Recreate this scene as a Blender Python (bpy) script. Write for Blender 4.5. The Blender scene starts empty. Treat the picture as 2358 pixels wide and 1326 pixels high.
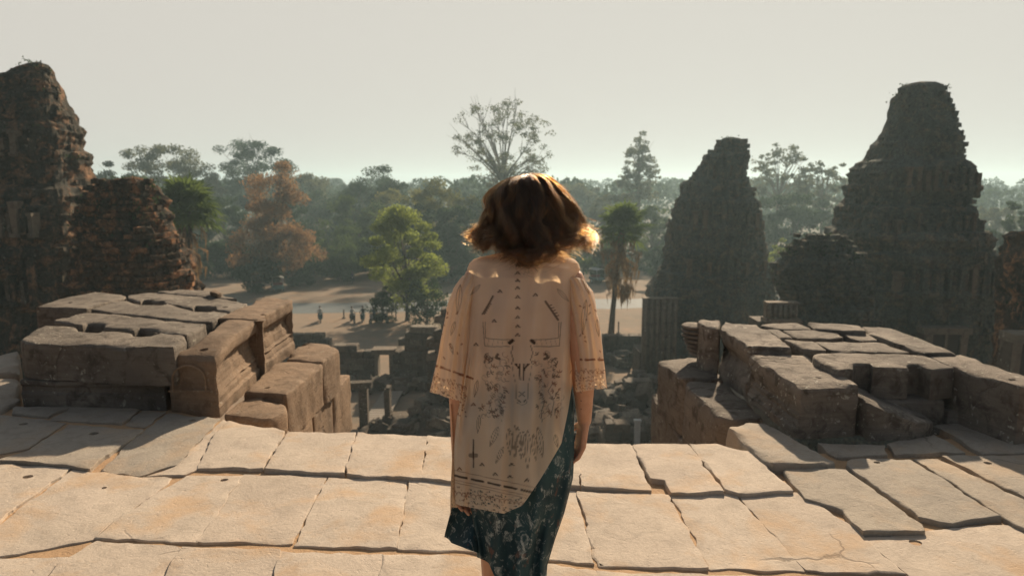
import bpy, bmesh, math, random
import numpy as np
from mathutils import Vector, noise
from mathutils.geometry import delaunay_2d_cdt
R = math.radians
rng = random.Random(7)
nr = np.random.RandomState(11)
S = bpy.context.scene
COL = S.collection

# ------------------------------------------------------------ camera
PITCH = math.atan((663 - 430) / 1572)
EYE = 1.6
cam = bpy.data.cameras.new('camera')
cam.lens = 24.0; cam.sensor_width = 36; cam.sensor_fit = 'HORIZONTAL'
cam.clip_start = 0.05; cam.clip_end = 6000
cam.dof.use_dof = True; cam.dof.focus_distance = 2.3; cam.dof.aperture_fstop = 4.0
camo = bpy.data.objects.new('camera', cam); COL.objects.link(camo)
camo.location = (0, 0, EYE); camo.rotation_euler = (R(90) - PITCH, 0, 0)
S.camera = camo

# ------------------------------------------------------------ world, sun, exposure
SUN_EL, SUN_AZ = 27.0, 19.0       # azimuth from +Y towards +X
w = bpy.data.worlds.new('World'); S.world = w; w.use_nodes = True
nt = w.node_tree; nt.nodes.clear()
out = nt.nodes.new('ShaderNodeOutputWorld'); bg = nt.nodes.new('ShaderNodeBackground')
sky = nt.nodes.new('ShaderNodeTexSky'); sky.sky_type = 'NISHITA'; sky.sun_disc = False
sky.sun_elevation = R(SUN_EL); sky.sun_rotation = R(SUN_AZ)
sky.air_density = 1.0; sky.dust_density = 6.0; sky.ozone_density = 1.0; sky.altitude = 20
hsv = nt.nodes.new('ShaderNodeHueSaturation'); hsv.inputs['Saturation'].default_value = 0.5
bg.inputs['Strength'].default_value = 0.07
cl = nt.nodes.new('ShaderNodeMix'); cl.data_type = 'RGBA'; cl.blend_type = 'DARKEN'; cl.inputs[0].default_value = 1.0
SKYS = .055
bg.inputs['Strength'].default_value = SKYS
cl.inputs[7].default_value = (.392 / SKYS, .368 / SKYS, .334 / SKYS, 1)      # the haze veil evens the sky out
nt.links.new(sky.outputs[0], hsv.inputs['Color']); nt.links.new(hsv.outputs[0], cl.inputs[6])
# pale haze aureole low over the sunward horizon
tc = nt.nodes.new('ShaderNodeTexCoord'); dp = nt.nodes.new('ShaderNodeVectorMath'); dp.operation = 'DOT_PRODUCT'
dp.inputs[1].default_value = (math.sin(R(SUN_AZ)), math.cos(R(SUN_AZ)), 0); nt.links.new(tc.outputs['Generated'], dp.inputs[0])
sx = nt.nodes.new('ShaderNodeSeparateXYZ'); nt.links.new(tc.outputs['Generated'], sx.inputs[0])
def mr(src, a, b, c, d_):
    n = nt.nodes.new('ShaderNodeMapRange'); n.interpolation_type = 'SMOOTHSTEP'; nt.links.new(src, n.inputs[0])
    for i, v_ in enumerate((a, b, c, d_)): n.inputs[i + 1].default_value = v_
    return n.outputs[0]
mm = nt.nodes.new('ShaderNodeMath'); mm.operation = 'MULTIPLY'
nt.links.new(mr(dp.outputs['Value'], -.1, .5, 0, 1), mm.inputs[0]); nt.links.new(mr(sx.outputs[2], .32, .75, 1, 0), mm.inputs[1])
vl = nt.nodes.new('ShaderNodeMix'); vl.data_type = 'RGBA'; vl.inputs[7].default_value = cl.inputs[7].default_value
nt.links.new(mm.outputs[0], vl.inputs[0]); nt.links.new(cl.outputs[2], vl.inputs[6]); nt.links.new(vl.outputs[2], bg.inputs[0]); nt.links.new(bg.outputs[0], out.inputs[0])
sl = bpy.data.lights.new('sun', 'SUN'); sl.energy = 5.0; sl.angle = R(1.2); sl.color = (1.0, 0.80, 0.58)
so = bpy.data.objects.new('sun', sl); COL.objects.link(so)
d = Vector((math.sin(R(SUN_AZ)) * math.cos(R(SUN_EL)), math.cos(R(SUN_AZ)) * math.cos(R(SUN_EL)), math.sin(R(SUN_EL))))
so.rotation_euler = d.to_track_quat('Z', 'Y').to_euler(); so.location = (10, 30, 40)
S.view_settings.view_transform = 'Standard'; S.view_settings.look = 'None'
S.view_settings.exposure = 0.75; S.view_settings.gamma = 1.0; S.view_settings.use_curve_mapping = False
S.render.engine = 'CYCLES'
S.cycles.use_denoising = True
S.cycles.max_bounces = 8; S.cycles.diffuse_bounces = 3; S.cycles.transmission_bounces = 4
S.cycles.transparent_max_bounces = 24; S.cycles.volume_bounces = 0
HAZE, HTOP = .0008, 27.0
S.cycles.sample_clamp_indirect = 6

# ------------------------------------------------------------ pixel to place
CA, SA = math.cos(PITCH), math.sin(PITCH)
def ray(px, py):
    x = (px - 1179) / 1572; y = -(py - 663) / 1572
    return Vector((x, CA + y * SA, -SA + y * CA))
def atz(px, py, z):
    r = ray(px, py); t = (z - EYE) / r.z
    return Vector((r.x * t, r.y * t, z))
def aty(px, py, Y):
    r = ray(px, py); t = Y / r.y
    return Vector((r.x * t, Y, EYE + r.z * t))

# ------------------------------------------------------------ objects
def link(o, parent=None):
    COL.objects.link(o)
    if parent is not None: o.parent = parent
    return o
def mesh(name, V, F, mat=None, parent=None, smooth=False, loc=None):
    me = bpy.data.meshes.new(name)
    me.from_pydata([tuple(v) for v in V], [], [tuple(f) for f in F])
    if mat: me.materials.append(mat)
    if smooth: me.polygons.foreach_set('use_smooth', [True] * len(me.polygons))
    me.update()
    o = bpy.data.objects.new(name, me)
    if loc is not None: o.location = loc
    return link(o, parent)
def bigmesh(name, V, Q, mat=None, parent=None, smooth=False):
    """V (n,3) and Q (m,k) as numpy arrays"""
    V = np.asarray(V, dtype=np.float32); Q = np.asarray(Q, dtype=np.int32); k = Q.shape[1]
    me = bpy.data.meshes.new(name)
    me.vertices.add(len(V)); me.vertices.foreach_set('co', V.ravel())
    me.loops.add(Q.size); me.loops.foreach_set('vertex_index', Q.ravel())
    me.polygons.add(len(Q)); me.polygons.foreach_set('loop_start', np.arange(0, Q.size, k, dtype=np.int32))
    me.polygons.foreach_set('use_smooth', np.full(len(Q), smooth))
    me.update(calc_edges=True); me.validate()
    if mat: me.materials.append(mat)
    o = bpy.data.objects.new(name, me)
    return link(o, parent)
def empty(name, loc=(0, 0, 0), parent=None):
    o = bpy.data.objects.new(name, None); o.location = loc; o.empty_display_size = .1
    return link(o, parent)
def tag(o, label=None, cat=None, group=None, kind=None):
    if label: o['label'] = label
    if cat: o['category'] = cat
    if group: o['group'] = group
    if kind: o['kind'] = kind
    return o
def realize(o):
    """bake modifiers into a plain mesh"""
    dg = bpy.context.evaluated_depsgraph_get(); dg.update()
    me = bpy.data.meshes.new_from_object(o.evaluated_get(dg))
    old = o.data; o.modifiers.clear(); o.data = me
    return o

class MB:
    def __init__(s): s.V = []; s.F = []
    def add(s, V, F):
        n = len(s.V); s.V += [tuple(v) for v in V]; s.F += [tuple(i + n for i in f) for f in F]; return s
    def box(s, c, sz, rz=0.0, tilt=0.0, jit=0.0):
        cx, cy, cz = c; a, b, h = sz[0] / 2, sz[1] / 2, sz[2] / 2
        ca, sa = math.cos(rz), math.sin(rz); V = []
        for dz in (-h, h):
            for dx, dy in ((-a, -b), (a, -b), (a, b), (-a, b)):
                x = dx + rng.uniform(-jit, jit); y = dy + rng.uniform(-jit, jit); z = dz + rng.uniform(-jit, jit) + tilt * dx
                V.append((cx + x * ca - y * sa, cy + x * sa + y * ca, cz + z))
        return s.add(V, [(3, 2, 1, 0), (4, 5, 6, 7), (0, 1, 5, 4), (1, 2, 6, 5), (2, 3, 7, 6), (3, 0, 4, 7)])
    def tube(s, P, rad, n=8, caps=True):
        P = [Vector(p) for p in P]; V = []; F = []
        for i, p in enumerate(P):
            t = (P[min(i + 1, len(P) - 1)] - P[max(i - 1, 0)]).normalized()
            a = Vector((1, 0, 0)) if abs(t.x) < .8 else Vector((0, 1, 0))
            u = t.cross(a).normalized(); v = t.cross(u)
            r = rad[i] if isinstance(rad, (list, tuple)) else rad
            for k in range(n):
                an = 2 * math.pi * k / n
                V.append(p + u * math.cos(an) * r + v * math.sin(an) * r)
        for i in range(len(P) - 1):
            for k in range(n):
                F.append((i * n + k, i * n + (k + 1) % n, (i + 1) * n + (k + 1) % n, (i + 1) * n + k))
        if caps:
            F.append(tuple(range(n - 1, -1, -1))); F.append(tuple((len(P) - 1) * n + k for k in range(n)))
        return s.add(V, F)
    def ball(s, c, r, nu=10, nv=7):
        r = r if isinstance(r, (tuple, list)) else (r, r, r); V = [(c[0], c[1], c[2] + r[2])]
        for j in range(1, nv):
            t = math.pi * j / nv
            for k in range(nu):
                p = 2 * math.pi * k / nu
                V.append((c[0] + r[0] * math.sin(t) * math.cos(p), c[1] + r[1] * math.sin(t) * math.sin(p), c[2] + r[2] * math.cos(t)))
        V.append((c[0], c[1], c[2] - r[2])); F = []
        for k in range(nu): F.append((0, 1 + k, 1 + (k + 1) % nu))
        for j in range(nv - 2):
            for k in range(nu):
                a = 1 + j * nu + k; b = 1 + j * nu + (k + 1) % nu
                F.append((a, a + nu, b + nu, b))
        L = len(V) - 1
        for k in range(nu): F.append((L, 1 + (nv - 2) * nu + (k + 1) % nu, 1 + (nv - 2) * nu + k))
        return s.add(V, F)
    def build(s, name, mat, parent=None, smooth=False): return mesh(name, s.V, s.F, mat, parent, smooth)

# ------------------------------------------------------------ materials
def newmat(name):
    m = bpy.data.materials.new(name); m.use_nodes = True; t = m.node_tree; t.nodes.clear()
    o = t.nodes.new('ShaderNodeOutputMaterial'); return m, t, o
def N(t, kind, **kw):
    n = t.nodes.new(kind)
    for k, v in kw.items():
        if k in n.inputs.keys(): n.inputs[k].default_value = v
        else: setattr(n, k, v)
    return n
def noise_node(t, co, scale, detail=5, rough=.6, dist=0.0):
    n = N(t, 'ShaderNodeTexNoise'); n.inputs['Scale'].default_value = scale; n.inputs['Detail'].default_value = detail
    n.inputs['Roughness'].default_value = rough; n.inputs['Distortion'].default_value = dist
    t.links.new(co, n.inputs['Vector']); return n.outputs['Fac']
def ramp(t, fac, stops, interp='LINEAR'):
    n = t.nodes.new('ShaderNodeValToRGB'); cr = n.color_ramp; cr.interpolation = interp
    while len(cr.elements) > 1: cr.elements.remove(cr.elements[-1])
    for i, (p, c) in enumerate(stops):
        e = cr.elements[0] if i == 0 else cr.elements.new(p)
        e.position = p; e.color = (c[0], c[1], c[2], 1) if isinstance(c, (tuple, list)) else (c, c, c, 1)
    t.links.new(fac, n.inputs[0]); return n.outputs[0]
def mix(t, fac, a, b, mode='MIX'):
    n = t.nodes.new('ShaderNodeMix'); n.data_type = 'RGBA'; n.blend_type = mode
    for s_, v in ((n.inputs[0], fac), (n.inputs[6], a), (n.inputs[7], b)):
        if hasattr(v, 'is_output') or isinstance(v, bpy.types.NodeSocket): t.links.new(v, s_)
        elif isinstance(v, (tuple, list)): s_.default_value = (v[0], v[1], v[2], 1)
        else: s_.default_value = v
    return n.outputs[2]
def pos(t):
    g = t.nodes.new('ShaderNodeNewGeometry'); return g.outputs['Position']
def rand(t):
    g = t.nodes.new('ShaderNodeObjectInfo'); return g.outputs['Random']
def vmap(t, co, sc):
    m = t.nodes.new('ShaderNodeMapping'); m.inputs['Scale'].default_value = sc; t.links.new(co, m.inputs[0]); return m.outputs[0]
def finish(t, o, col, rough=.85, bump=None, bstr=.4, bdist=.01, spec=.3):
    p = t.nodes.new('ShaderNodeBsdfPrincipled')
    if isinstance(col, tuple): p.inputs['Base Color'].default_value = (*col, 1)
    else: t.links.new(col, p.inputs['Base Color'])
    if isinstance(rough, float): p.inputs['Roughness'].default_value = rough
    else: t.links.new(rough, p.inputs['Roughness'])
    p.inputs['Specular IOR Level'].default_value = spec
    if bump is not None:
        b = t.nodes.new('ShaderNodeBump'); b.inputs['Strength'].default_value = bstr; b.inputs['Distance'].default_value = bdist
        t.links.new(bump, b.inputs['Height']); t.links.new(b.outputs[0], p.inputs['Normal'])
    t.links.new(p.outputs[0], o.inputs[0]); return p
def math_node(t, op, a, b=None):
    n = t.nodes.new('ShaderNodeMath'); n.operation = op
    for i, v in enumerate((a, b)):
        if v is None: continue
        if isinstance(v, (int, float)): n.inputs[i].default_value = v
        else: t.links.new(v, n.inputs[i])
    return n.outputs[0]

def stone_mat(name, c0, c1, c2, lichen=0.0, dark=.35, scale=1.0, sand=0.0, bstr=.5, streak=False):
    """weathered sandstone: two tones, black crust, pale lichen, wind blown sand"""
    m, t, o = newmat(name); p = pos(t)
    big = noise_node(t, p, 1.7 * scale, 4, .55); mid = noise_node(t, p, 9 * scale, 6, .65, .6); fine = noise_node(t, p, 70 * scale, 5, .7)
    col = mix(t, ramp(t, big, [(.35, 0.0), (.65, 1.0)]), c0, c1)
    r = rand(t); col = mix(t, math_node(t, 'MULTIPLY', r, .55), col, c2)
    col = mix(t, math_node(t, 'MULTIPLY', ramp(t, mid, [(.49, 0.0), (.64, 1.0)]), dark), col, (c0[0] * .28, c0[1] * .27, c0[2] * .26))
    col = mix(t, math_node(t, 'MULTIPLY', ramp(t, fine, [(.3, 1.0), (.55, 0.0)]), .35), col, (c0[0] * .5, c0[1] * .48, c0[2] * .45))
    sp = noise_node(t, p, 3.1 * scale, 3, .5); spots = noise_node(t, p, 26 * scale, 3, .55)
    if lichen > 0:
        lm = math_node(t, 'MULTIPLY', ramp(t, spots, [(.62, 0.0), (.66, 1.0)]), ramp(t, sp, [(.46, 0.0), (.58, lichen)]))
        col = mix(t, lm, col, (.42, .40, .33))
    if streak:
        st = noise_node(t, vmap(t, p, (7, 7, .7)), 1.0, 4, .6)
        col = mix(t, math_node(t, 'MULTIPLY', ramp(t, st, [(.45, 0.0), (.7, 1.0)]), .55), col, (.055, .05, .045))
    if sand > 0:
        sm = ramp(t, noise_node(t, p, 2.6, 5, .6, .3), [(.5, 0.0), (.66, sand)])
        col = mix(t, sm, col, (.47, .31, .175))
    strat = noise_node(t, vmap(t, p, (2.2, 2.2, 46)), 1.0 * scale, 4, .65, .15)
    col = mix(t, math_node(t, 'MULTIPLY', ramp(t, strat, [(.50, 0.0), (.62, 1.0)]), .38 * dark), col, (c0[0] * .4, c0[1] * .38, c0[2] * .36))
    vc = t.nodes.new('ShaderNodeTexVoronoi'); vc.feature = 'DISTANCE_TO_EDGE'; vc.inputs['Scale'].default_value = 1.3 * scale
    dn = t.nodes.new('ShaderNodeTexNoise'); dn.inputs['Scale'].default_value = 3.5 * scale; dn.inputs['Detail'].default_value = 6; t.links.new(p, dn.inputs['Vector'])
    t.links.new(mix(t, .22, p, dn.outputs['Color'], 'ADD'), vc.inputs['Vector'])
    crack = math_node(t, 'MULTIPLY', ramp(t, vc.outputs['Distance'], [(.003, 1.0), (.009, 0.0)]), ramp(t, noise_node(t, p, 1.1 * scale, 2, .5), [(.58, 0.0), (.63, 1.0)]))
    col = mix(t, math_node(t, 'MULTIPLY', crack, .45), col, (.06, .045, .035))
    h = math_node(t, 'ADD', math_node(t, 'MULTIPLY', mid, 1.0), math_node(t, 'MULTIPLY', fine, .5))
    h = math_node(t, 'ADD', h, math_node(t, 'MULTIPLY', strat, .55))
    pits = ramp(t, noise_node(t, p, 38 * scale, 2, .5), [(.28, 0.0), (.36, 1.0)])
    h = math_node(t, 'SUBTRACT', math_node(t, 'ADD', h, math_node(t, 'MULTIPLY', pits, .3)), math_node(t, 'MULTIPLY', crack, .6))
    finish(t, o, col, .9, h, bstr, .02, .2)
    return m
M = {}
M['paving'] = stone_mat('paving_sandstone', (.475, .40, .325), (.425, .36, .29), (.51, .44, .36), dark=.17, sand=.6, bstr=.3)
M['grey_and_shaded'] = stone_mat('grey_and_shaded_sandstone', (.34, .30, .245), (.29, .26, .22), (.40, .34, .27), dark=.22, sand=.3, bstr=.38)  # grey stones, and a darker paving copy with shade in its colour
M['block'] = stone_mat('block_sandstone', (.215, .185, .152), (.095, .084, .072), (.24, .205, .165), lichen=.7, dark=.8, bstr=.8)
M['blockwarm'] = stone_mat('warm_sandstone', (.26, .18, .118), (.15, .108, .075), (.29, .205, .135), lichen=.25, dark=.5, bstr=.6)
M['blocklichen'] = stone_mat('lichen_sandstone', (.29, .25, .205), (.115, .102, .088), (.27, .225, .18), lichen=1.0, dark=.9, bstr=.9)
M['ruin'] = stone_mat('ruin_laterite', (.12, .098, .075), (.075, .07, .06), (.17, .12, .08), lichen=.7, dark=.6, scale=.35, bstr=.8)
M['ruinpale'] = stone_mat('ruin_pale', (.24, .20, .15), (.14, .125, .10), (.20, .15, .11), lichen=.7, dark=.6, scale=.3, bstr=.8)

M['ochre'] = stone_mat('ochre_stucco', (.19, .15, .11), (.11, .10, .08), (.21, .155, .11), lichen=.4, dark=.6, scale=.3, bstr=.8)
def tower_mat(name, a, b, c, orange):
    m, t, o = newmat(name); p = pos(t)
    n1 = noise_node(t, p, .35, 5, .6, .4); n2 = noise_node(t, p, 1.6, 6, .7, .5); n3 = noise_node(t, p, 9, 5, .75)
    col = mix(t, ramp(t, n1, [(.38, 0.0), (.62, 1.0)]), a, b)
    col = mix(t, ramp(t, n2, [(.5, 0.0), (.62, orange)]), col, c)
    col = mix(t, ramp(t, n3, [(.45, 0.0), (.7, .85)]), col, (.025, .026, .024))
    pale = noise_node(t, p, 5, 4, .6)
    col = mix(t, ramp(t, pale, [(.62, 0.0), (.70, .55)]), col, (.30, .27, .21))
    st = noise_node(t, vmap(t, p, (2.2, 2.2, .25)), 1.0, 4, .6)
    col = mix(t, ramp(t, st, [(.52, 0.0), (.7, .6)]), col, (.035, .036, .032))
    finish(t, o, col, .95, math_node(t, 'ADD', n3, math_node(t, 'MULTIPLY', n2, 2.0)), .9, .12, .1)
    return m
M['towerL'] = tower_mat('tower_brick_warm', (.10, .082, .06), (.06, .058, .05), (.34, .19, .105), .9)
M['towerR'] = tower_mat('tower_brick_dark', (.15, .16, .138), (.10, .115, .10), (.30, .21, .14), .6)
M['hump'] = tower_mat('ruin_brick_rough', (.13, .085, .055), (.07, .058, .045), (.46, .23, .11), .95)

def ground_mat():
    m, t, o = newmat('dry_earth'); p = pos(t)
    a = noise_node(t, p, .045, 6, .6, .3); b = noise_node(t, p, .6, 5, .6); c = noise_node(t, p, 6, 4, .6)
    col = mix(t, ramp(t, a, [(.38, 0.0), (.62, 1.0)]), (.24, .18, .13), (.17, .14, .105))
    col = mix(t, ramp(t, b, [(.5, 0.0), (.72, .6)]), col, (.33, .21, .13))
    col = mix(t, ramp(t, c, [(.55, 0.0), (.75, .4)]), col, (.14, .12, .085))
    finish(t, o, col, .95, b, .5, .2, .1); return m
M['earth'] = ground_mat()
def simple(name, col, rough=.7, sc=8.0, var=.35, spec=.3, metal=0.0):
    m, t, o = newmat(name); p = pos(t); n = noise_node(t, p, sc, 5, .6)
    c = mix(t, ramp(t, n, [(.35, 0.0), (.7, var)]), col, tuple(v * .45 for v in col))
    b = finish(t, o, c, rough, n, .25, .01, spec); b.inputs['Metallic'].default_value = metal; return m
M['sandbed'] = stone_mat('sand_bed', (.44, .29, .165), (.38, .25, .15), (.44, .30, .18), dark=.15, bstr=.4)
M['road'] = simple('worn_asphalt', (.085, .105, .11), .8, .5, .3)
M['litter'] = simple('leaf_litter', (.075, .065, .04), .95, .4, .6)
M['wood'] = simple('weathered_wood', (.22, .19, .155), .8, 12, .5)
M['darkwood'] = simple('dark_timber', (.06, .05, .04), .8, 12, .5)
M['bark'] = simple('bark', (.085, .07, .055), .95, 3, .6)
M['palebark'] = simple('pale_bark', (.17, .145, .12), .95, 3, .5)
M['black'] = simple('black_rubber', (.02, .02, .02), .6)
M['teal'] = simple('teal_paint', (.05, .12, .13), .4)
M['tin'] = simple('pale_tin', (.42, .42, .40), .45, 3, .3)
M['red'] = simple('dull_red_paint', (.20, .05, .04), .4)
M['shirtA'] = simple('pale_shirt', (.45, .45, .43), .8)
M['shirtB'] = simple('dark_shirt', (.04, .05, .06), .8)
M['shirtC'] = simple('blue_shirt', (.07, .14, .2), .8)
M['farskin'] = simple('brown_skin', (.22, .12, .075), .6)

def leaf_mat(name, c0, c1, trans=.45):
    m, t, o = newmat(name); p = pos(t)
    n = noise_node(t, p, .55, 3, .6); f = noise_node(t, p, 4.5, 2, .5)
    col = mix(t, ramp(t, n, [(.35, 0.0), (.65, 1.0)]), c0, c1)
    col = mix(t, ramp(t, f, [(.35, .45), (.6, 0.0)]), col, tuple(v * .45 for v in c0))
    d_ = t.nodes.new('ShaderNodeBsdfDiffuse'); tr = t.nodes.new('ShaderNodeBsdfTranslucent'); mx = t.nodes.new('ShaderNodeMixShader')
    t.links.new(col, d_.inputs[0]); t.links.new(mix(t, .35, col, (c1[0] * 1.5, c1[1] * 1.4, c1[2] * .7)), tr.inputs[0])
    mx.inputs[0].default_value = trans
    t.links.new(d_.outputs[0], mx.inputs[1]); t.links.new(tr.outputs[0], mx.inputs[2]); t.links.new(mx.outputs[0], o.inputs[0]); return m
M['leaf'] = leaf_mat('leaf_green', (.055, .088, .04), (.08, .115, .045), .42)
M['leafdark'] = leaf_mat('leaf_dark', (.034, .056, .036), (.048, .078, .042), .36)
M['leafbright'] = leaf_mat('leaf_bright', (.18, .235, .06), (.24, .29, .08), .52)
M['leafolive'] = leaf_mat('leaf_olive', (.12, .15, .05), (.20, .19, .07))
M['leafbrown'] = leaf_mat('leaf_russet', (.20, .125, .08), (.27, .165, .10), .5)
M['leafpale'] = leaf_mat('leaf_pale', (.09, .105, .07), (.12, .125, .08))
M['palm'] = leaf_mat('palm_green', (.085, .13, .045), (.12, .17, .055), .4)
M['palmdead'] = leaf_mat('palm_dead', (.26, .165, .09), (.20, .14, .085), .3)
# ------------------------------------------------------------ stones cut from outlines
def area2(P): return sum(P[i][0] * P[(i + 1) % len(P)][1] - P[(i + 1) % len(P)][0] * P[i][1] for i in range(len(P))) / 2
def resample(P, step, corner):
    """outline with rounded corners"""
    Q = []; n = len(P)
    for i in range(n):
        a, b, c = Vector(P[i - 1]), Vector(P[i]), Vector(P[(i + 1) % n])
        r1 = min(corner, (a - b).length * .35); r2 = min(corner, (c - b).length * .35)
        p = b + (a - b).normalized() * r1; q = b + (c - b).normalized() * r2
        for t in (0, .5, 1): Q.append((1 - t) ** 2 * p + 2 * t * (1 - t) * b + t * t * q)
    R2 = []
    for i in range(len(Q)):
        a, b = Q[i], Q[(i + 1) % len(Q)]; k = max(1, int((b - a).length / step))
        for j in range(k): R2.append(a + (b - a) * j / k)
    return R2
def normals2(P):
    out_ = []; n = len(P)
    for i in range(n):
        t = (P[(i + 1) % n] - P[i - 1])
        t = t.normalized() if t.length > 1e-9 else Vector((1, 0))
        out_.append(Vector((t.y, -t.x)))
    return out_
def inpoly(x, y, P):
    c = False; n = len(P)
    for i in range(n):
        x1, y1 = P[i][0], P[i][1]; x2, y2 = P[i - 1][0], P[i - 1][1]
        if (y1 > y) != (y2 > y) and x < (x2 - x1) * (y - y1) / (y2 - y1) + x1: c = not c
    return c
def stone(name, P, ztop, zbot, mat, parent=None, step=.05, corner=.03, bevel=.018, rough=.008, topz=None, holes=(), side=None, grid=.08, edge=.0, wob=.006, crisp=30):
    """P: world outline (x, y). topz(x, y): extra height. side(nx, ny, z): outward offset. holes: (x, y, r, depth)"""
    P = [Vector((p[0], p[1])) for p in P]
    if area2(P) < 0: P.reverse()
    P = resample(P, step, corner)
    sd = rng.uniform(0, 99)
    if edge > 0:
        NN = normals2(P); P = [p + n * edge * (noise.noise(Vector((p.x * 9, p.y * 9, sd))) * 1.0 + noise.noise(Vector((p.x * 28, p.y * 28, sd))) * .5) for p, n in zip(P, NN)]
    NN = normals2(P); n = len(P)
    tz = topz or (lambda x, y: 0.0)
    H = ztop - zbot; rings = []
    ns = max(1, int(H / (step * 1.3)))
    if side: ns = max(ns, int(H / .018))
    for k in range(ns):
        rings.append((zbot + (H - bevel) * k / ns, 0.0))
    rings += [(ztop - bevel, 0.0), (ztop - bevel * .42, bevel * .18), (ztop - bevel * .1, bevel * .55), (ztop, bevel * 1.1)]
    V = []; F = []
    for (z, ins) in rings:
        for p, nn in zip(P, NN):
            ck = .45 + 2.4 * max(0.0, noise.noise(Vector((p.x * 7, p.y * 7, sd + z * 3))) + .12) if ins > 0 else 1.0
            off = -ins * ck + (side(nn.x, nn.y, z) if side else 0.0)
            q = p + nn * off; fz = (z - zbot) / H
            V.append(Vector((q.x, q.y, z + tz(q.x, q.y) * fz - (bevel * .35 * max(0, ck - 1.2) if ins > 0 and z < ztop else 0))))
    for k in range(len(rings) - 1):
        for i in range(n):
            F.append((k * n + i, k * n + (i + 1) % n, (k + 1) * n + (i + 1) % n, (k + 1) * n + i))
    F.append(tuple(range(n - 1, -1, -1)))
    base = (len(rings) - 1) * n
    inner = [Vector((V[base + i].x, V[base + i].y)) for i in range(n)]
    xs = [p.x for p in inner]; ys = [p.y for p in inner]
    pts = list(inner); edges = [(i, (i + 1) % n) for i in range(n)]
    hl = []
    for (hx, hy, hr, hd) in holes:
        b0 = len(pts); loop = []
        for k in range(12):
            an = 2 * math.pi * k / 12
            pts.append(Vector((hx + hr * 1.1 * math.cos(an), hy + hr * math.sin(an)))); loop.append(b0 + k)
        edges += [(loop[k], loop[(k + 1) % 12]) for k in range(12)]; hl.append((loop, hd))
    nx_ = int((max(xs) - min(xs)) / grid) + 1; ny_ = int((max(ys) - min(ys)) / grid) + 1
    for i in range(nx_):
        for j in range(ny_):
            x = min(xs) + (i + .5 + rng.uniform(-.3, .3)) * grid; y = min(ys) + (j + .5 + rng.uniform(-.3, .3)) * grid
            if not inpoly(x, y, inner): continue
            if any((x - h[0]) ** 2 + (y - h[1]) ** 2 < (h[2] * 1.5) ** 2 for h in holes): continue
            if min((Vector((x, y)) - q).length_squared for q in inner[::2]) < (grid * .4) ** 2: continue
            pts.append(Vector((x, y)))
    vo, eo, fo, ov, oe, of = delaunay_2d_cdt(pts, edges, [], 1, 1e-6)
    m = {}
    for i, q in enumerate(vo):
        src = [s_ for s_ in ov[i]]
        j = src[0] if src else None
        if j is not None and j < n: m[i] = base + j
        else: m[i] = len(V); V.append(Vector((q.x, q.y, ztop + tz(q.x, q.y))))
    back = {}
    for i in range(len(vo)):
        for s_ in ov[i]: back[s_] = i
    hp = [[pts[k] for k in loop] for loop, _ in hl]
    for f in fo:
        c = sum((vo[i] for i in f), Vector((0, 0))) / len(f)
        if any(inpoly(c.x, c.y, q) for q in hp): continue
        ids = [m[i] for i in f]
        if len(set(ids)) == len(ids): F.append(tuple(ids))
    for loop, hd in hl:
        up = [m[back[k]] for k in loop]; lo = []
        for u in up: lo.append(len(V)); V.append(V[u] - Vector((0, 0, hd)))
        for k in range(12): F.append((up[(k + 1) % 12], up[k], lo[k], lo[(k + 1) % 12]))
        F.append(tuple(reversed(lo)) if False else tuple(lo))
    W = []
    for v in V:
        q = Vector((v.x * 6, v.y * 6, v.z * 6 + sd)); a = noise.noise_vector(q) * rough
        q2 = Vector((v.x * 19, v.y * 19, v.z * 19 + sd)); a = a + noise.noise_vector(q2) * rough * .6 + noise.noise_vector(q2 * 2.3) * rough * .25
        lowz = noise.noise(Vector((v.x * 2.3, v.y * 2.3, sd))) * wob
        W.append((v.x + a.x, v.y + a.y, v.z + a.z * .8 + lowz))
    o = mesh(name, W, F, mat, parent, smooth=True)
    me = o.data
    # crisp where the angle is strong
    bm = bmesh.new(); bm.from_mesh(me); bmesh.ops.recalc_face_normals(bm, faces=bm.faces)
    for e in bm.edges:
        if len(e.link_faces) == 2 and e.calc_face_angle(0) > R(crisp): e.smooth = False
    bm.to_mesh(me); bm.free()
    return o
def px_poly(pts, z): return [atz(x, y, z).xy for x, y in pts]
def px_hole(x, y, z, r, depth=.05):
    p = atz(x, y, z); return (p.x, p.y, r, depth)

# ------------------------------------------------------------ ground and road
def grid_sheet(name, x0, x1, y0, y1, nx, ny, z, mat, amp=0.0):
    X = np.linspace(x0, x1, nx); Y = np.linspace(y0, y1, ny); V = []
    for y in Y:
        for x in X:
            V.append((x, y, z + (amp * noise.noise(Vector((x * .03, y * .03, 0))) if amp else 0)))
    F = [(j * nx + i, j * nx + i + 1, (j + 1) * nx + i + 1, (j + 1) * nx + i) for j in range(ny - 1) for i in range(nx - 1)]
    return mesh(name, V, F, mat, smooth=True)
GZ = -12.6
tag(grid_sheet('ground', -900, 900, -60, 1500, 60, 60, GZ, M['earth'], .0), kind='structure')
# the asphalt road that crosses beyond the enclosure (a sheet just above the earth)
rv = [];
for i in range(61):
    x = -90 + i * 3.0; c = 81.5 + .05 * x + 1.2 * math.sin(x * .03)
    rv += [(x, c - 3.3 + .3 * math.sin(x * .9), GZ + .004), (x, c + 3.6 + .3 * math.sin(x * .7 + 1), GZ + .004)]
tag(mesh('road', rv, [(2 * i, 2 * i + 2, 2 * i + 3, 2 * i + 1) for i in range(60)], M['road']), kind='structure')

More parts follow.
